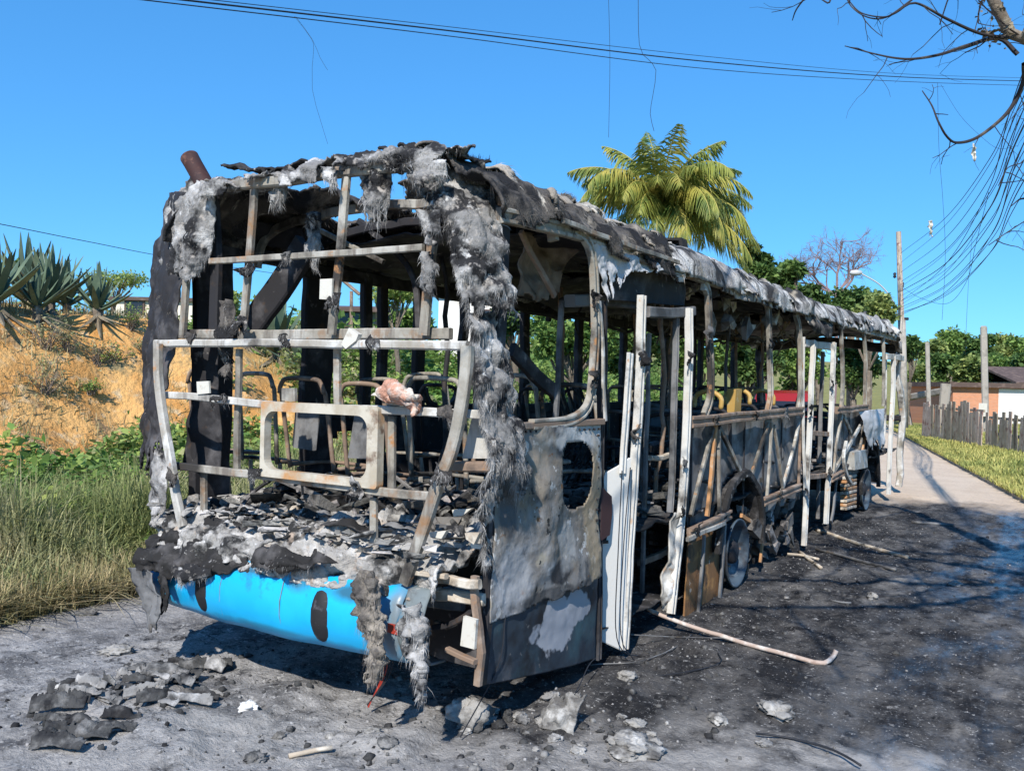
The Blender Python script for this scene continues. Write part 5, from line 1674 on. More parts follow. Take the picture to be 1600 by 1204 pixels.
fr = [((-.15, .3), 1.5, 2.3, .45), ((.15, -.5), 1.4, 2.3, .7), ((-.3, -.6), 1.25, 2.3, 1.2), ((.5, -.3), 1.2, 2.5, 1.0), ((-.6, .2), 1.3, 2.5, 1.0), ((.9, .2), 1.05, 2.9, 1.3), ((-1, 0), .95, 2.9, 1.3), ((-.8, .2), 1.1, 2.6, 1.7), ((-1, -.3), .85, 2.7, 1.8), ((-1, .4), .55, 2.8, 1.5), ((.5, .5), 1.15, 2.6, 1.5), ((.9, -.1), 1.0, 3.0, 1.9), ((1, .3), .75, 3.2, 1.8), ((1, -.4), .45, 3.2, 1.8),
      ((1, .1), .25, 3.4, 1.3), ((.7, -.8), .35, 3.0, 1.9), ((-.5, -.9), .30, 2.4, 1.9), ((-.2, -1), .15, 2.2, 1.7), ((.3, -1), .2, 2.4, 1.8), ((.6, -1), .6, 2.8, 1.8), ((-.6, -.8), .8, 2.4, 1.9), ((.5, 1), .4, 2.8, 1.6), ((-.6, 1), .4, 2.8, 1.6), ((1, -.6), -.05, 3.3, 1.1), ((1, -.1), -.2, 3.2, .9), ((.1, .2), 1.25, 2.4, 1.1)]
for k in range(15):
    a_ = RNG.uniform(0, 2 * math.pi)
    fr.append(((math.cos(a_) + .25, math.sin(a_)), RNG.uniform(-.1, 1.1), RNG.uniform(2.2, 3.1), RNG.uniform(1.2, 2.0)))
for k, (az_u, el, ln, dr) in enumerate(fr):
    Pr, d = frond(az_u, el, ln, dr, k)
    side = np.cross(d, (0, 0, 1.))
    Q = dens(Pr, .034)
    nq = len(Q)
    tt = np.linspace(0, 1, nq)
    V, Fc = [], []
    T = np.gradient(Q, axis=0)
    T /= np.linalg.norm(T, axis=1)[:, None]
    for i in range(3, nq):
        for sgn in (-1, 1):
            L0 = .74 * math.sin(math.pi * min(1, .12 + .86 * tt[i])) ** .7 * RNG.uniform(.8, 1.1)
            up_ = np.cross(side, T[i])
            dl = side * sgn * .7 + T[i] * RNG.uniform(.4, .85) - np.array([0, 0, 1.]) * (.25 + .85 * RNG.random()) + up_ * .1
            dl /= np.linalg.norm(dl)
            m1 = Q[i] + dl * L0 * .5
            e1 = m1 + (dl + np.array([0, 0, -.7])) * L0 * .5
            wv = T[i] * .024
            b = len(V)
            V += [Q[i] - wv * .6, Q[i] + wv * .6, m1 - wv, m1 + wv, e1 - wv * .1, e1 + wv * .1]
            Fc += [(b, b + 1, b + 3, b + 2), (b + 2, b + 3, b + 5, b + 4)]
    o = child(link('frond', mesh_np('frond', np.array(V), np.array(Fc)), M_palm), palm)
    ribp = MB().tube(Q, np.linspace(.028, .006, nq), 5).build('rib', M_rachis, o)
M_nut = mat('green_coconut', (.30, .27, .06), [((.18, .20, .05), 8, .5, .6, 1)], .5)
for k in range(7):
    c = pc_ + RT * RNG.uniform(-.3, .3) - FW * .2 + np.array([0, 0, -.25 + RNG.uniform(-.12, .1)])
    child(MB().lathe([(.01, -.13), (.07, -.10), (.10, -.02), (.09, .06), (.05, .11), (.01, .13)], c, (RNG.uniform(-.3, .3), RNG.uniform(-.3, .3), 1), 10).build('coconut', M_nut, None, True), palm)

# agaves on the bank
def agave_leaf_mesh():
    rows_, Fc = [], []
    for i, (t, w, th) in enumerate(((0, .055, .03), (.2, .06, .026), (.5, .065, .02), (.8, .04, .012), (.96, .012, .006), (1, .001, .001))):
        z = t
        y = .10 * t * t
        rows_ += [(-w, y, z), (0, y + th + w * .35, z), (w, y, z), (0, y - th + w * .35, z)]
    for i in range(5):
        for k in range(4):
            Fc.append((i * 4 + k, i * 4 + (k + 1) % 4, i * 4 + 4 + (k + 1) % 4, i * 4 + 4 + k))
    return MB().add(rows_, Fc).mesh('leaf')


AG = agave_leaf_mesh()
AG.materials.append(M_agave)
M_agdead = mat('dead_agave_leaf', (.16, .13, .09), [((.26, .22, .15), 4, .5, .65, 1)], .9)
AGD = AG.copy()
AGD.materials.clear()
AGD.materials.append(M_agdead)


def agave(label, u, v, t_, size, n=26, nd=8, stem=.15):
    for t in np.linspace(9, 26, 341):
        p = far(u, v, t)
        if p[2] <= land(p[0], p[1]):
            break
    else:
        gap = [(far(u, v, q)[2] - float(land(*far(u, v, q)[:2])), q) for q in np.linspace(11, 18, 60)]
        t = min(gap)[1]
        p = far(u, v, t)
    size = size * t / t_
    base = np.array([p[0], p[1], float(land(p[0], p[1]))])
    a = empty('agave', tuple(base), label, 'agave', 'agaves on the earth bank')
    h = stem
    st = MB().tube([(0, 0, -.1), (.02, 0, h * .5), (0, 0, h + .05)], [.09, .08, .09], 8).build('stem', M_bark, a)
    for k in range(n + nd):
        dead = k >= n
        o = link('leaf', AGD if dead else AG, None, a)
        f = k / n
        tilt = (.06 + 1.25 * f ** 1.1) if not dead else RNG.uniform(1.9, 2.7)
        o.rotation_euler = (Matrix.Rotation(k * 2.399 + RNG.uniform(-.2, .2), 4, 'Z') @ Matrix.Rotation(-tilt, 4, 'X') @ Matrix.Rotation(math.pi, 4, 'Z')).to_euler()
        o.location = (0, 0, h + (.06 - .08 * f if not dead else -.06))
        s = size * RNG.uniform(.8, 1.1) * (.85 if not dead else .7)
        o.scale = (s, s, s)
    return a


agave('large agave at the left picture edge, leaves past the frame', -8, 488, 13, 1.15)
agave('large agave in the dense clump, second from the left edge', 42, 480, 14, 1.15)
agave('agave in the dense clump with fanned upright leaves', 78, 474, 14.5, 1.1)
agave('agave at the right end of the dense clump', 104, 484, 14, .85)
agave('low agave in front of the dense clump', 58, 500, 13.2, .75)
agave('lone agave with dead hanging leaves on the bank crest', 152, 502, 13.2, .78, 24, 14)
agave('agave seen under the slanting duct through the rear window', 432, 500, 12.5, 1.0, 26, 16)
agave('agave seen between the upper posts, beside the dark pillar', 470, 512, 12.5, .65, 24, 14)
agave('small agave low in the opening under the window sill', 385, 545, 11.5, .45, 20, 12)
# dry scrub on the cut face
for k, (u, v, s, lb) in enumerate(((70, 605, .42, 'grey dry shrub on the bare orange face'), (72, 535, .40, 'dry grey scrub under the dense agaves'), (150, 560, .36, 'dark dead shrub below the lone agave'), (182, 560, .25, 'small green-grey shrub right of the dead shrub'), (105, 540, .30, 'dry shrub midway between the two agave clumps'), (205, 505, .30, 'olive shrub in front of the cream wall'), (225, 545, .25, 'dry shrub beside the bus corner on the bank'), (140, 605, .16, 'tiny green weed on the orange face'))):
    # walk the sight line to the bank
    for t in np.linspace(7, 20, 261):
        p = far(u, v + 12, t)
        if p[2] <= land(p[0], p[1]):
            break
    r = empty('dry_shrub', tuple(p), lb, 'shrub', 'dry shrubs on the bank')
    mb = MB()
    tips = []
    for j in range(26):
        d = RNG.normal(0, .55, 3)
        d[2] = abs(d[2]) + .6
        tips += branch_tree(mb, p + RNG.normal(0, .03, 3) * [1, 1, 0], d, s * RNG.uniform(.6, 1.1), .006, 1, .5, .2, 3, (2, 4))
    child(mb.build('twigs', M_drytwig, None), r)
    child(link('leaves', crown_mesh('leaves', tips, s * .18, 350, .045), M_vine2 if k not in (3, 5, 7) else M_vine), r)

# the distant leafless tree
c = far(1306, 462, 46)
r = empty('leafless_tree', (c[0], c[1], float(land(c[0], c[1]))), 'distant leafless tree with a wide reddish twig crown', 'tree')
mb, mb2 = MB(), MB()
b = np.array(r.location)
mb.tube(dens([b, b * .5 + c * .5 + np.array([.1, 0, 0]), c], 1), .10, 7)
for k in range(5):
    d = RT * (k - 2) * .75 + np.array([0, 0, 1.0 - .1 * abs(k - 2)])
    branch_tree(mb, c, d, 1.75, .07, 6, .5, .05, 3, (3, 4), .80, mb2)
child(mb.build('trunk', M_twig_far, None), r)
child(mb2.build('crown', M_twig_far, None), r)

# the bare tree leaning over the road from the right
bt = empty('bare_tree', (4.9, 3.0, .1), 'bare tree leaning over the road at the upper right', 'tree')
mb = MB()
T0 = np.array([4.9, 3.0, .05])
trunk_p = dens([T0, (4.75, 3.15, 2.0), (4.3, 3.8, 3.8), (3.62, 4.6, 5.2), far(1600, 60, 7.6), far(1562, 20, 7.6), far(1530, -60, 7.6), far(1490, -200, 7.9)], .2)
mb.tube(trunk_p, np.interp(np.linspace(0, 1, len(trunk_p)), [0, .55, .7, 1], [.2, .10, .06, .03]), 10)
child(mb.build('trunk', M_bark, None, True), bt)
tw = MB()
limbs = [[(1600, 100), (1598, 130), (1575, 175), (1530, 213), (1497, 223), (1480, 214), (1466, 190), (1456, 165), (1441, 142)],
         [(1590, 85), (1560, 60), (1510, 72), (1470, 85), (1430, 92), (1400, 91), (1365, 84), (1320, 72)],
         [(1575, 60), (1530, 52), (1480, 30), (1430, 5), (1400, 20), (1380, 27), (1345, 20), (1325, 0)],
         [(1425, 0), (1385, 27), (1355, 27), (1330, 10), (1318, -15)],
         [(1300, -20), (1296, 4), (1285, 0), (1270, -10)], [(1265, -12), (1245, 14), (1238, 32)],
         [(1600, 160), (1612, 200), (1600, 250), (1575, 262), (1560, 290)], [(1600, 310), (1592, 312), (1580, 322)], [(1610, 340), (1575, 362), (1545, 383)]]
for k, L_uv in enumerate(limbs):
    t0 = 7.5 + (.15 if k % 2 else -.1)
    pts = dens([far(u, v, t0 + .25 * math.sin(i * .8 + k)) for i, (u, v) in enumerate(L_uv)], .05)
    if k in (6, 8):
        pts = np.vstack([dens([(3.75, 4.5, 4.9), (3.6, 4.4, 4.4), pts[0]], .05)[:-1], pts])
    r0 = .022 if k < 2 else .017 if k == 2 else .009
    tw.tube(pts, np.linspace(r0, .004, len(pts)), 6, False)
    for j in range(3, len(pts) - 1, 4):
        if RNG.random() < .62:
            d = RNG.normal(0, 1, 3)
            d[2] -= .5
            branch_tree(tw, pts[j], d, RNG.uniform(.12, .42), .0045, 1, .6, -.15, 4, (1, 3))
for k in range(30):
    j = RNG.integers(int(len(trunk_p) * .55), len(trunk_p))
    d = RNG.normal(0, 1, 3) - RT * .5
    branch_tree(tw, trunk_p[j], d, RNG.uniform(.3, .9), .010, 2, .6, .0, 4, (1, 3))
child(tw.build('twigs', M_twig, None), bt)
# rear limbs of the same tree, over and behind the camera: they throw the streaks of shade on the road
def over_road(p):
    q = p - CAM          # this side of the crown stays over the verge and behind the photographer
    z = q @ FW
    return p[2] < 2.2 or (z > 0 and abs(q @ RT) < z * .66 and q @ UP < z * .52)


bl = MB()
for pts in (((4.8, 3.05, 1.7), (4.65, 1.8, 3.6), (3.95, .6, 4.3), (3.1, -.4, 4.6), (2.5, -.9, 4.8)),
            ((4.72, 3.2, 2.2), (4.95, 1.5, 4.0), (4.25, -.6, 4.6), (3.3, -2.0, 5.0), (2.7, -2.5, 5.2)),
            ((4.6, 3.3, 2.7), (4.5, 2.2, 3.9), (3.7, 1.2, 5.0), (2.8, .8, 5.6), (2.2, .6, 6.0)),
            ((4.6, 3.3, 2.9), (5.0, 2.4, 4.4), (4.6, 1.0, 5.6), (3.9, -.4, 6.4)),
            ((4.4, 3.6, 3.4), (5.0, 4.0, 4.8), (5.3, 4.3, 6.4))):
    Q = warp(dens(pts, .12), .07, pts[1][0])
    bl.tube(Q, np.linspace(.075, .018, len(Q)), 7, False)
    for j in range(8, len(Q), 2):
        if RNG.random() < .7:
            d = RNG.normal(0, 1, 3) * np.array([1, 1, .5]) + np.array([0, -.3, .1])
            branch_tree(bl, Q[j], d, RNG.uniform(.5, 1.3), .02, 3, .5, .02, 5, (1, 4), .65, None, over_road)
child(bl.build('limb', M_bark, None), bt)
for k in range(7):
    c = far(1562 + RNG.uniform(-25, 25), 30 + RNG.uniform(-25, 40), 7.55)
    V, Fc = scatter(LEAF_V, LEAF_F, c + RNG.normal(0, .05, (9, 3)), rand_rot(9, 1.4), RNG.uniform(.03, .08, 9))
    child(link('withered_leaves', mesh_np('withered_leaves', V, Fc), M_agdead), bt)

# ------------------------------------------------------------------ poles, cables
M_conc = mat('pole_concrete', (.36, .33, .29), [((.25, .23, .20), 3, .5, .65, 1), ((.45, .42, .37), 6, .55, .7, 2)], .9, 0, (40, .3, .005))
M_wood = mat('weathered_timber', (.38, .31, .24), [((.50, .43, .35), 5, .5, .65, 1), ((.16, .06, .05), 4, .55, .7, 2)], .9, 0, (30, .5, .01), rnd=.3)
M_lamp = mat('pale_lamp_metal', (.55, .55, .55), (), .5, .3)
D1 = 36.0
pb = far(1412, 690, D1)
pb[2] = float(land(pb[0], pb[1]))
pm, pt_ = far(1409, 500, D1), far(1404, 362, D1)
up1 = empty('utility_pole', tuple(pb), 'tall utility pole with a lamp arm behind the bus front', 'utility pole')
child(MB().tube([pb, pm], [.17, .15], 12).build('pole', M_conc, None, True), up1)
child(MB().tube([pm - [0, 0, .4], pt_], [.12, .10], 8).build('upper_pole', M_wood, None), up1)
arm = dens([far(1404, 500, D1), far(1395, 470, D1), far(1375, 445, D1), far(1345, 427, D1)], .1)
o = child(MB().tube(arm, .03, 6).build('lamp_arm', M_lamp, None, True), up1)
h0 = far(1338, 426, D1)
child(MB().lathe([(.01, -.28), (.10, -.22), (.13, 0), (.09, .2), (.01, .26)], h0, RT, 12).build('lamp_head', M_lamp, None, True), up1)
for k, v in enumerate((430, 445, 480, 492)):
    q = far(1404 + (6 if k % 2 else -6), v, D1)
    child(MB().lathe([(.02, -.12), (.07, -.08), (.05, 0), (.07, .08), (.02, .12)], q, (0, 0, 1), 8).build('insulator', M_wire, None, True), up1)
q = far(1408, 498, D1)
child(MB().tube([q - RT * .3, q + RT * .3], .06, 6).build('cable_clamp', M_wire, None), up1)
for (u, vb, vt, t, lb, w) in ((1540, 694, 511, 33, 'bare concrete post at the end of the plank fence', .115), (1452, 680, 536, 38, 'slim concrete post at the left end of the plank fence', .085)):
    b = far(u, vb, t)
    b[2] = float(land(b[0], b[1]))
    tpt = far(u - 3, vt, t)
    r = empty('concrete_post', tuple(b), lb, 'post', 'concrete posts along the verge')
    child(MB().bar([b, (b + tpt) / 2, tpt], w * 2, w * 2, (1, 0, 0)).build('shaft', M_conc, None), r)
    child(MB().box(tpt + np.array([0, 0, .02]), (w * 1.5, w * 1.5, .05)).build('cap', M_conc, None), r)
    if t == 33:
        q = far(1536, 640, 32.8)
        child(MB().box(q, (.28, .2, .5), None, .01).build('meter_box', M_white, None), r)


def cable(label, pts, r=.012, group='overhead cables', name='overhead_cable'):
    P_ = dens(pts, .35)
    r = r * .62
    o = MB().tube(P_, r, 5, False).build(name, M_wire, None)
    return tag(o, label, 'cable', group)


for k, (v0, u1, v1, sag, t1) in enumerate(((395, 1600, 128, 10, 13), (425, 1600, 150, 16, 13), (440, 1600, 170, 22, 12.5), (455, 1600, 196, 26, 12.5), (470, 1600, 224, 30, 12), (480, 1600, 250, 30, 12), (488, 1600, 282, 34, 12), (492, 1606, 210, 44, 12.5), (470, 1596, 120, 40, 13), (410, 1600, 138, 6, 13.5), (448, 1602, 183, 12, 13), (462, 1600, 236, 18, 12.6), (484, 1603, 266, 22, 12.3), (490, 1600, 300, 20, 12), (476, 1604, 160, 34, 13))):
    a, b = far(1408, v0, D1 - .2), far(u1, v1, t1)
    pts = [a, far(1408 + (u1 - 1408) * .35, v0 + (v1 - v0) * .22 + sag * .6, 26), far(1408 + (u1 - 1408) * .72, v0 + (v1 - v0) * .58 + sag * .8, 18), b, b + (b - a) * .35 + np.array([0, 0, .9])]
    cable(('topmost', 'second from the top', 'third from the top', 'thickest', 'fifth from the top', 'sixth from the top', 'lowest', 'slackest', 'most tightly bowed', 'straightest', 'upper thin one', 'middle thin one', 'lower thin one', 'bottom thin one', 'slack thin one')[k] + ' of the cables sweeping from the utility pole to the upper right', pts, (.013 if k < 9 else .010) if k != 3 else .02, 'cables sweeping to the upper right')
for k, (dv, r) in enumerate(((0, .022), (7, .014), (-5, .010))):
    a, b = far(180, -12 + dv, 11), far(700, 48 + dv * 1.2, 16)
    cable(('thickest', 'lowest', 'topmost and thinnest')[k] + ' of the long cables crossing the sky above the bus', [a + (a - b) * .5, a, b, far(1100, 96 + dv * 1.6, 21), far(1400, 120 + dv, 27), far(1640, 128 + dv, 34)], r, 'cables crossing the sky')
cable('thin cable at the left edge, meeting the bus corner', [far(-120, 328, 14), far(0, 350, 16), far(130, 376, 19), far(300, 408, 24), far(520, 440, 32)], .013)
cable('straight thin wire hanging left of the palm', [far(950, -30, 15), far(953, 90, 15), far(951, 215, 15)], .006)
cable('kinked wire hanging over the palm top', [far(997, -30, 16), far(999, 70, 16), far(1012, 92, 16), far(1025, 110, 16), far(1020, 150, 16), far(1016, 178, 16), far(1022, 205, 16)], .008)
cable('frayed wire dangling below the sky cables', [far(460, 26, 13.5), far(486, 60, 13.5), far(490, 80, 13.5), far(488, 140, 13.5), far(512, 225, 13.5)], .004)
cable('curling wire end dangling below the sky cables', [far(462, 26, 13.5), far(488, 62, 13.5), far(500, 90, 13.5), far(512, 110, 13.5)], .004)
cable('slack wire hanging between sky cables and pole bundle', [far(1465, 130, 28), far(1467, 230, 28), far(1473, 310, 28), far(1477, 400, 28), far(1472, 500, 28)], .009)
cable('slack wire looping to the cable bundle', [far(1470, 132, 28), far(1500, 180, 26), far(1535, 215, 24), far(1560, 232, 22), far(1590, 228, 20)], .007)
cable('drooping loop below the cable bundle', [far(1411, 450, D1), far(1440, 466, 32), far(1480, 474, 28), far(1510, 440, 25), far(1525, 380, 22), far(1545, 300, 19)], .010)
cable('thin wire falling from the bundle to the fence', [far(1520, 360, 24), far(1514, 430, 24), far(1510, 505, 24), far(1508, 560, 26)], .007)
for k, (u, v, t, lb) in enumerate(((1521, 238, 17, 'pale rag caught on the upper cable'), (1454, 358, 28, 'pale rag caught on the lower cable'))):
    c = far(u, v, t)
    s = 13 * t / F_PX
    o = sheet('plastic_scrap', lerp_rows([[c + RT * -s * .3 + UP * s, c + RT * s * .2 + UP * s * .9], [c - RT * s * .2, c + RT * s * .3], [c - RT * s * .1 - UP * s, c + RT * s * .4 - UP * s]]), 8, 14, M_white, None, s * .6, 9, .3, None, .004, 7 + k)
    tag(o, lb, 'rag')

# ------------------------------------------------------------------ fence, houses, car
def fence(label, a, b, h, n, lean=.05):
    a, b = np.asarray(a), np.asarray(b)
    r = empty('plank_fence', tuple(a), label, 'fence')
    d = (b - a) / np.linalg.norm(b - a)
    L_ = np.linalg.norm(b - a)
    nr = np.array([d[1], -d[0], 0])
    for z in (.35, .8):
        child(MB().bar([a + nr * -.05 + [0, 0, h * z], b + nr * -.05 + [0, 0, h * z]], .08, .05, nr).build('fence_rail', M_wood, None), r)
    for k in range(n):
        p = a + d * L_ * (k + .5) / n
        g = float(land(p[0], p[1]))
        hh = h * RNG.uniform(.82, 1.12)
        ln = d * RNG.normal(0, lean)
        w = L_ / n * RNG.uniform(.75, .98)
        child(MB().bar([np.array([p[0], p[1], g - .05]), np.array([p[0], p[1], g + hh]) + ln], w, .025, nr, .1).build('plank', M_wood, None), r)
    return r


a, b = px(1440, 678, 2, .25), px(1534, 694, 2, .25)
fence('weathered vertical plank fence left of the bare concrete post', a, b, 1.22, 22)
fence('low plank fence half hidden by weeds right of the concrete post', b + np.array([.1, -.1, 0]), px(1640, 712, 2, .25), 1.0, 18, .09)
M_greyblk = mat('raw_concrete', (.32, .29, .25), [((.20, .18, .15), 3, .5, .65, 1)], .9, 0, (20, .4, .01))
k_ = far(1420, 640, 42)
g = empty('ruined_carport', (k_[0], k_[1], 0), 'low raw concrete slab on posts right of the utility pole', 'carport')
a, b = far(1412, 622, 41), far(1478, 610, 38)
child(MB().bar([a, b], .30, .5, (0, 1, 0)).build('slab', M_greyblk, None), g)
child(MB().bar([b + [0, 0, .3], far(1470, 690, 38)], .4, .4, (0, 1, 0)).build('pillar', M_greyblk, None), g)
child(MB().bar([a + [0, 0, -.1], far(1424, 690, 41)], .35, .4, (0, 1, 0)).build('pillar', M_greyblk, None), g)


def brick_mat(name, c1, c2, mortar, s):
    M = bpy.data.materials.new(name)
    M.use_nodes = True
    N, L = M.node_tree.nodes, M.node_tree.links
    tc = N.new('ShaderNodeTexCoord')
    mp = N.new('ShaderNodeMapping')
    mp.inputs['Rotation'].default_value = (R_(90), 0, 0)
    br = N.new('ShaderNodeTexBrick')
    br.inputs['Color1'].default_value = (*c1, 1)
    br.inputs['Color2'].default_value = (*c2, 1)
    br.inputs['Mortar'].default_value = (*mortar, 1)
    br.inputs['Scale'].default_value = s
    L.new(tc.outputs['Object'], mp.inputs[0])
    L.new(mp.outputs[0], br.inputs['Vector'])
    L.new(br.outputs[0], N['Principled BSDF'].inputs['Base Color'])
    N['Principled BSDF'].inputs['Roughness'].default_value = .9
    return M


M_brick = brick_mat('hollow_brick_wall', (.62, .25, .12), (.52, .21, .10), (.40, .34, .29), 4)
M_cream = mat('cream_render', (.72, .66, .54), [((.55, .48, .38), 1.5, .55, .7, 1)], .9)
M_whitew = mat('white_render', (.76, .75, .72), [((.60, .57, .52), 1.2, .55, .7, 1)], .9)
M_tiles = mat('dark_roof_tiles', (.10, .07, .06), [((.17, .12, .10), 4, .5, .65, 1)], .9)
M_glass = mat('dark_window', (.02, .022, .03), (), .15, 0, None, .5)


def house(label, u0, u1, vt, vb, t, depth, wallm, roofm, roof_over=.3, roof_h=.15, wins=(), pitched=False, name='house', cat='house', band=None):
    """wall facing the camera between two sight lines at distance t"""
    a, b = far(u0, vb, t), far(u1, vb, t)
    zt = far((u0 + u1) / 2, vt, t)[2]
    zb = min(float(land(a[0], a[1])), a[2]) - .3
    ex = (b - a)
    ex[2] = 0
    W = np.linalg.norm(ex)
    ex /= W
    ey = np.array([-ex[1], ex[0], 0])
    R3 = np.stack([ex, ey, np.array([0, 0, 1.])], 1)
    o0 = np.array([a[0], a[1], zb])
    r = empty(name, tuple(o0), label, cat)
    H = zt - zb

    def bx(nm, c, d, m_, par=None, jit=0):
        ob = MB().box((0, 0, 0), d).build(nm, m_, par or r)
        if par is None:
            ob.matrix_local = Matrix.Translation(Vector(R3 @ np.asarray(c))) @ Matrix(R3.tolist()).to_4x4()
        return ob
    bx('wall', (W / 2, depth / 2, H / 2), (W, depth, H), wallm)
    if band:
        bx('lower_wall', (W / 2 + band[2], -.012, band[0] / 2), (W * band[3], .03, band[0]), band[1])
    if pitched:
        V = [(-roof_over, -roof_over, H), (W + roof_over, -roof_over, H), (W + roof_over, depth / 2, H + roof_h), (-roof_over, depth / 2, H + roof_h), (-roof_over, depth + roof_over, H), (W + roof_over, depth + roof_over, H)]
        V = V + [(x, y, z - .12) for x, y, z in V]
        Fc = [(0, 1, 2, 3), (3, 2, 5, 4), (7, 6, 9, 8), (8, 9, 10, 11), (0, 6, 7, 1), (4, 5, 11, 10), (0, 3, 9, 6), (3, 4, 10, 9), (1, 7, 8, 2), (2, 8, 11, 5)]
        ob = MB().add([R3 @ np.asarray(p) for p in V], Fc).build('roof', roofm, r)
    else:
        bx('roof', (W / 2, depth / 2, H + roof_h / 2), (W + 2 * roof_over, depth + 2 * roof_over, roof_h), roofm)
    for (fx, fz, ww, wh) in wins:
        w_ = bx('window', (W * fx, -.02, H * fz), (ww, .06, wh), M_tiles)
        p_ = MB().box((0, -.025, 0), (ww * .82, .03, wh * .82)).build('pane', M_glass, w_)
    return r


house('long brick house with a dark flat roof edge behind the fence', 1488, 1660, 606, 650, 40, 5, M_brick, M_tiles, .3, .22, (), False, 'brick_house', 'house', (2.05, M_whitew, 1.4, .72))
house('dark tiled house gable at the right picture edge', 1592, 1690, 598, 640, 46, 6, M_wood, M_tiles, .4, .9, (), True, 'tiled_house')
house('cream-walled house on the bank left of the bus corner', 172, 300, 470, 500, 30, 5, M_cream, M_tiles, .15, .12, ((.3, .80, .7, .5),), False, 'cream_house')
house('white and brick house seen through the rear window', 684, 770, 462, 540, 28, 4, M_whitew, M_tiles, .2, .12, ((.9, .75, .35, .5),), False, 'white_house')
house('small brick house right of the white house', 768, 800, 466, 540, 27, 3, M_brick, M_tiles, .1, .1, ((.6, .72, .25, .5),), False, 'brick_house')
house('grey-roofed house with white columns seen through the rear frame', 512, 585, 482, 540, 27, 4, M_greyblk, M_tiles, .4, .25, ((.7, .8, .5, .5), (.3, .8, .5, .5)), True, 'grey_house')
mast = empty('rusty_mast', tuple(far(548, 520, 25)), 'thin rusty mast with a slanted crossbar by the grey-roofed house', 'mast')
child(MB().tube([far(549, 540, 25), far(549, 455, 25)], .05, 6).build('pole', M_rust, None), mast)
child(MB().tube([far(536, 438, 25), far(562, 460, 25)], .05, 6).build('crossbar', M_rust, None), mast)

# red car beyond the bus
M_car = mat('red_car_paint', (.26, .016, .016), (), .25, 0, None, .5)
cc = far(1226, 640, 25)
car = empty('red_car', (cc[0], cc[1], 0), 'red car parked beyond the bus, glimpsed through a side window', 'car')
prof = [(-2.1, .45), (-2.1, .85), (-1.9, 1.0), (-1.3, 1.05), (-.75, 1.62), (-.3, 1.70), (.9, 1.70), (1.6, 1.15), (2.0, 1.05), (2.1, .8), (2.1, .45)]
V, Fc = [], []
for s, (hw, zi) in enumerate(((-.86, 0), (-.80, .02), (.80, .02), (.86, 0))):
    pass
npf = len(prof)
for xw in (-.85, .85):
    V += [(xw * (1 if z < 1.1 else .86), yy, z) for yy, z in prof]
Fc = [tuple(range(npf - 1, -1, -1)), tuple(range(npf, 2 * npf))] + [(i, (i + 1) % npf, npf + (i + 1) % npf, npf + i) for i in range(npf)]
body = MB().add(V, Fc).build('body', M_car, car)
md = body.modifiers.new('bevel', 'BEVEL')
md.width = .06
md.segments = 2
for yy, z, dy, tilt in ((-1.12, 1.27, .36, .82), (1.27, 1.40, .42, -.68)):
    MB().box((0, yy, z), (1.35, .03, dy), Matrix.Rotation(-tilt, 3, 'X')).build('windscreen', M_glass, car)
for sx in (-1, 1):
    MB().prism([(sx * .80, -.95, 1.12), (sx * .80, 1.25, 1.15), (sx * .765, .85, 1.6), (sx * .765, -.62, 1.56)], (sx * .03, 0, 0)).build('side_window', M_glass, car)
    for yy in (-1.3, 1.3):
        w_ = MB().lathe([(.01, .1), (.2, .1), (.22, .08), (.33, .08), (.34, .0), (.33, -.1), (.01, -.1)], (sx * .78, yy, .34), (sx, 0, 0), 18).build('wheel', M_pad, car, True)
    MB().box((sx * .62, -2.11, .82), (.3, .05, .14)).build('headlight', M_white, car)
car.rotation_euler = (0, 0, .2)

# ------------------------------------------------------------------ debris on the road
M_chunk = mat('pale_ash_lump', (.30, .29, .275), [((.52, .51, .49), 9, .53, .66, 1, 7), ((.10, .095, .09), 6, .50, .62, 2, 7)], .95, 0, (40, .8, .015))
M_ashlump = mat('grey_ash_lump', (.22, .215, .21), [((.42, .41, .40), 9, .52, .64, 1, 7), ((.06, .06, .06), 6, .52, .62, 2, 7)], .95, 0, (40, .8, .015))
M_crumb = mat('ash_crumb', (.20, .195, .19), (), .95, 0, None, .2, 0, .6, False)
M_dchunk = mat('dark_cinder', (.06, .06, .06), [((.24, .235, .23), 6, .52, .66, 1, 7), ((.018, .018, .02), 5, .48, .60, 2, 7)], .95, 0, (40, .8, .015))


def lump(name, label, cat, u, v, size, m_, group=None, flat=.5, seed=1):
    p = px(u, v, 2, 0.0)
    p[2] = float(road_relief(np.array([p[0], p[1], 0.0])))
    n, nt = 40, 24
    th, ph = np.meshgrid(np.linspace(0, math.pi, nt), np.linspace(0, 2 * math.pi, n, endpoint=False), indexing='ij')
    D = np.stack([np.sin(th) * np.cos(ph), np.sin(th) * np.sin(ph), np.cos(th)], -1)
    r = 1 + .38 * fbm(D + seed * 3.3, 1.5, 3, seed) + .22 * fbm(D + seed, 6, 4, seed)
    V = D * r[..., None] * np.array([size, size * RNG.uniform(.6, 1), size * flat]) + np.array([0, 0, size * flat * .45])
    ii = np.arange(nt * n).reshape(nt, n)
    Fq = np.stack([ii[:-1].ravel(), ii[1:].ravel(), np.roll(ii, -1, 1)[1:].ravel(), np.roll(ii, -1, 1)[:-1].ravel()], -1)
    o = link(name, mesh_np(name, V.reshape(-1, 3), Fq), m_)
    o.location = p
    o.rotation_euler = (0, 0, RNG.uniform(0, 6))
    return tag(o, label, cat, group)


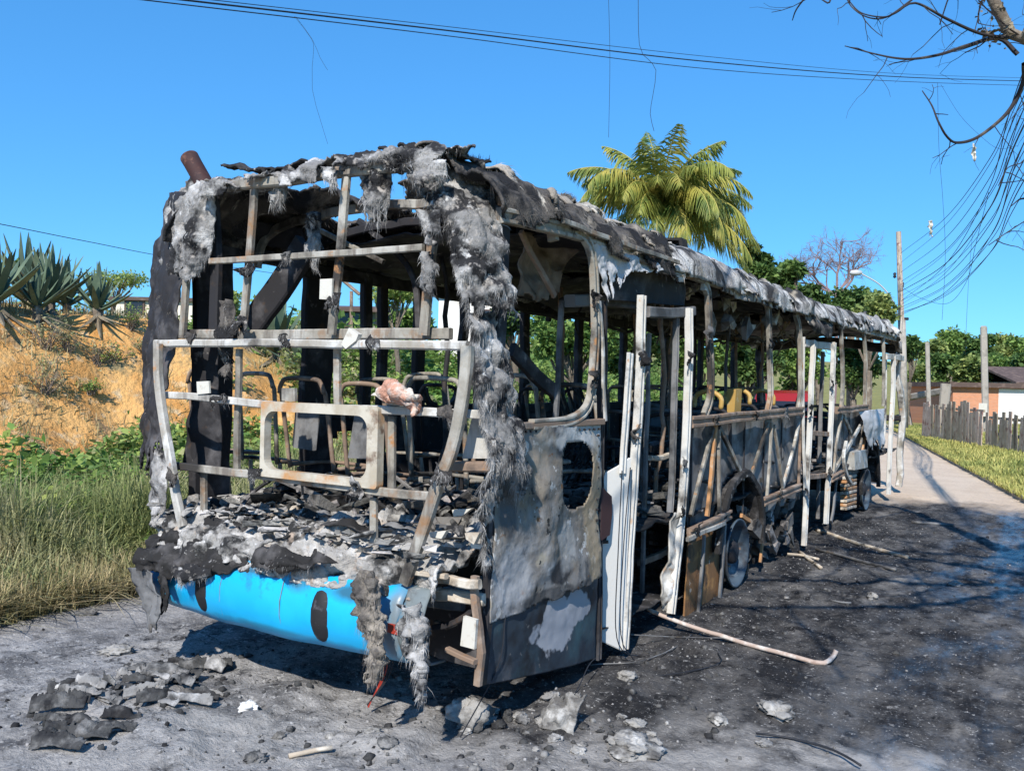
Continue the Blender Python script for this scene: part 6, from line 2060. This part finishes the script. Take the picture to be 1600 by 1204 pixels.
lump('ash_lump', 'bright white lump alone on grey ash left of the shadow', 'rubble', 387, 1112, .055, mat('white_chunk', (.75, .74, .72), [((.45, .42, .38), 9, .58, .7, 1)], .9, 0, (40, .6, .01)), None, .55, 3)
lump('ash_lump', 'grey ash mound with a pale crest under the rear corner', 'rubble', 735, 1132, .12, M_chunk, None, .75, 5)
lump('ash_lump', 'broad crumbled ash mound at the bottom edge, right of centre', 'rubble', 985, 1172, .13, M_chunk, None, .35, 8)
lump('ash_lump', 'ragged pale ash lump on black ground right of the fallen rod', 'rubble', 1214, 1116, .10, M_chunk, None, .4, 11)
lump('ash_lump', 'pale ash lump just left of the ragged one', 'rubble', 1120, 1130, .06, M_chunk, None, .4, 13)
lump('ash_lump', 'small round stone on the sooty road right of the wheel', 'rubble', 1362, 935, .045, M_chunk, None, .7, 15)
lump('ash_lump', 'pale flat stone far out on the sooty road', 'rubble', 1492, 912, .06, M_chunk, None, .4, 17)
lump('ash_lump', 'pale pebble in the wheel track near the door post', 'rubble', 980, 1062, .06, M_chunk, None, .5, 18)
lump('ash_lump', 'pale lump by the left grass edge', 'rubble', 135, 960, .07, M_chunk, None, .3, 19)
lump('ash_lump', 'long pale lump on grey ash below the torn flap', 'rubble', 180, 1020, .09, M_chunk, None, .3, 20)
lump('ash_lump', 'whitish lump left of the black debris heap', 'rubble', 88, 1090, .05, M_chunk, None, .6, 21)
lump('ash_lump', 'whitish lump right of the black debris heap', 'rubble', 248, 1092, .045, M_chunk, None, .6, 22)
for k in range(46):
    u = RNG.normal(800, 190)
    v = RNG.uniform(1085, 1200) if k % 3 else RNG.uniform(1120, 1160)
    lump('ash_lump', 'small crumbled grey lump in the ash crust behind the bus', 'rubble', u, v + abs(u - 760) * .03, RNG.uniform(.012, .05), (M_chunk, M_dchunk, M_chunk, M_ashlump)[k % 4], 'small lumps in the ash crust', RNG.uniform(.3, .6), k)
# curled torn sheet
c = px(868, 1150, 2, 0)
rows = [[c + np.array([-.16, .02, .0]), c + np.array([-.02, .03, .02]), c + np.array([.08, .02, .01])], [c + np.array([-.12, .06, .10]), c + np.array([0, .05, .12]), c + np.array([.08, .06, .10])], [c + np.array([-.06, .14, .16]), c + np.array([.04, .12, .20]), c + np.array([.10, .12, .20])]]
tag(sheet('torn_sheet', lerp_rows(rows), 40, 40, M_chunk, None, .05, 8, .2, None, .015, 301, 150, .02, (0, 0, -1), M_hair, .002), 'curled pale torn sheet standing on the ash near the bottom centre', 'scrap')
# black heap of flakes at lower left
for k in range(64):
    u, v = RNG.uniform(70, 340), 0
    v = 1055 + (330 - u) * .33 + RNG.uniform(-38, 42)
    p = px(u, v, 2, 0)
    s = RNG.uniform(.05, .17) * (1 if k < 40 else .5)
    a = RNG.uniform(-.4, .5) + .55
    dx, dy = np.array([math.cos(a), math.sin(a), 0]) * s, np.array([-math.sin(a), math.cos(a), 0]) * s * RNG.uniform(.12, .38)
    z = np.array([0, 0, 1.])
    p = p + z * (float(road_relief(np.array([p[0], p[1], 0]))) + .012)
    tl = RNG.uniform(.0, .07)
    rows = [[p - dx - dy, p - dy + z * RNG.uniform(0, .03), p + dx - dy], [p - dx + z * tl * .5, p + z * (tl * .7 + .015), p + dx + z * tl * .4], [p - dx + dy + z * tl, p + dy + z * (tl + RNG.uniform(-.02, .02)), p + dx + dy + z * tl * .6]]
    o = sheet('charred_flake', lerp_rows(rows), 30, 12, M_dchunk if k % 4 else M_ashlump, None, .022, 16, .3, None, .005, 310 + k)
    tag(o, 'pale ash flake in the debris heap at lower left' if k % 4 == 0 else 'black charred flake in the debris heap at lower left', 'debris', 'pale flakes in the debris heap' if k % 4 == 0 else 'black flakes in the debris heap')
# fallen rods and splinters
def stick(name, label, uvs, r, m_, zs=None, cat='rod', group=None):
    pts = [px(u, v, 2, 0.02 + (zs[i] if zs else 0)) for i, (u, v) in enumerate(uvs)]
    o = MB().tube(warp(dens(pts, .08), .008, len(uvs) + r * 99), r, 7).build(name, m_, None, True)
    return tag(o, label, cat, group)


stick('bent_rod', 'long bent rod lying from the rear doorway across the road', [(1008, 948), (1035, 962), (1100, 985), (1180, 1010), (1250, 1028), (1285, 1034), (1300, 1024), (1306, 1014)], .016, M_copper, [.12, .08, .02, .0, .0, .0, .01, .05])
stick('pale_stick', 'long pale stick lying off the middle doorway', [(1276, 828), (1340, 848), (1418, 870)], .022, M_tan, None, 'stick')
stick('pale_stick', 'dull stick lying parallel just below the longest pale one', [(1275, 858), (1340, 874), (1400, 890)], .016, M_inner, None, 'stick')
stick('pale_stick', 'short forked stick lying right of the rear wheel', [(1250, 862), (1268, 875), (1283, 887)], .018, M_tan, None, 'stick')
stick('pale_stick', 'short stick crossing the forked one by the wheel', [(1230, 866), (1256, 868), (1278, 874)], .014, M_tan, None, 'stick')
stick('pale_stick', 'thin splinter on the black road left of the round stone', [(1298, 936), (1315, 940), (1330, 941)], .008, M_inner, None, 'stick')
stick('pale_stick', 'splinter on pale ash at the bottom edge', [(450, 1180), (490, 1172), (520, 1168)], .012, M_tan, None, 'stick')
stick('pale_stick', 'far stick lying across the scorched road', [(1425, 815), (1455, 818), (1490, 820)], .02, M_inner, None, 'stick')
stick('loose_wire', 'thin wire looping on the road beyond the door leaf', [(922, 1038), (980, 1036), (1010, 1030), (1060, 1008), (1080, 990)], .004, M_inner, None, 'wire')
stick('loose_wire', 'black wire snaking on the ash at lower right', [(1180, 1145), (1240, 1152), (1300, 1172), (1345, 1195)], .006, M_wire, None, 'wire')
stick('loose_wire', 'dark curled wire on the ash near the bent rod', [(1120, 1020), (1125, 1035), (1080, 1050), (1020, 1055)], .004, M_wire, None, 'wire')
# fine ash and cinder crumbs strewn over the road
for nm, n, m_, lb, sz in (('ash_crumbs', 16000, M_crumb, 'pale ash crumbs strewn over the road', (.002, .010)), ('cinder_crumbs', 8000, M_dchunk, 'black cinder crumbs strewn over the road', (.005, .024))):
    y = RNG.uniform(-1.8, 9, n)
    x = RNG.uniform(-2.4, 4, n)
    P = np.stack([x, y, 0 * x], -1)
    w = np.exp(-((x - .9) / 1.3) ** 2 - (y / .9) ** 2) + .5 * np.exp(-((x + .6) / .7) ** 2 - ((y + .6) / .6) ** 2) + .40 * np.exp(-((x - 1.6) / .45) ** 2) + .04
    k = (RNG.random(n) < w) & in_view(P)
    P = P[k]
    P[:, 2] = road_relief(P) + .002
    cube = [(-.5, -.5, -.3), (.5, -.45, -.3), (.4, .5, -.3), (-.5, .4, -.3), (-.3, -.3, .4), (.3, -.35, .3), (.25, .3, .45), (-.35, .3, .3)]
    cf = [(0, 3, 2, 1), (4, 5, 6, 7), (0, 1, 5, 4), (1, 2, 6, 5), (2, 3, 7, 6), (3, 0, 4, 7)]
    sx = sz[0] + RNG.random(len(P)) ** 3 * (sz[1] - sz[0]) * 2.2
    V, Fc = scatter(cube, cf, P, rand_rot(len(P), .4), sx)
    tag(link(nm, mesh_np(nm, V, Fc), m_), lb, 'ash', None, 'stuff')
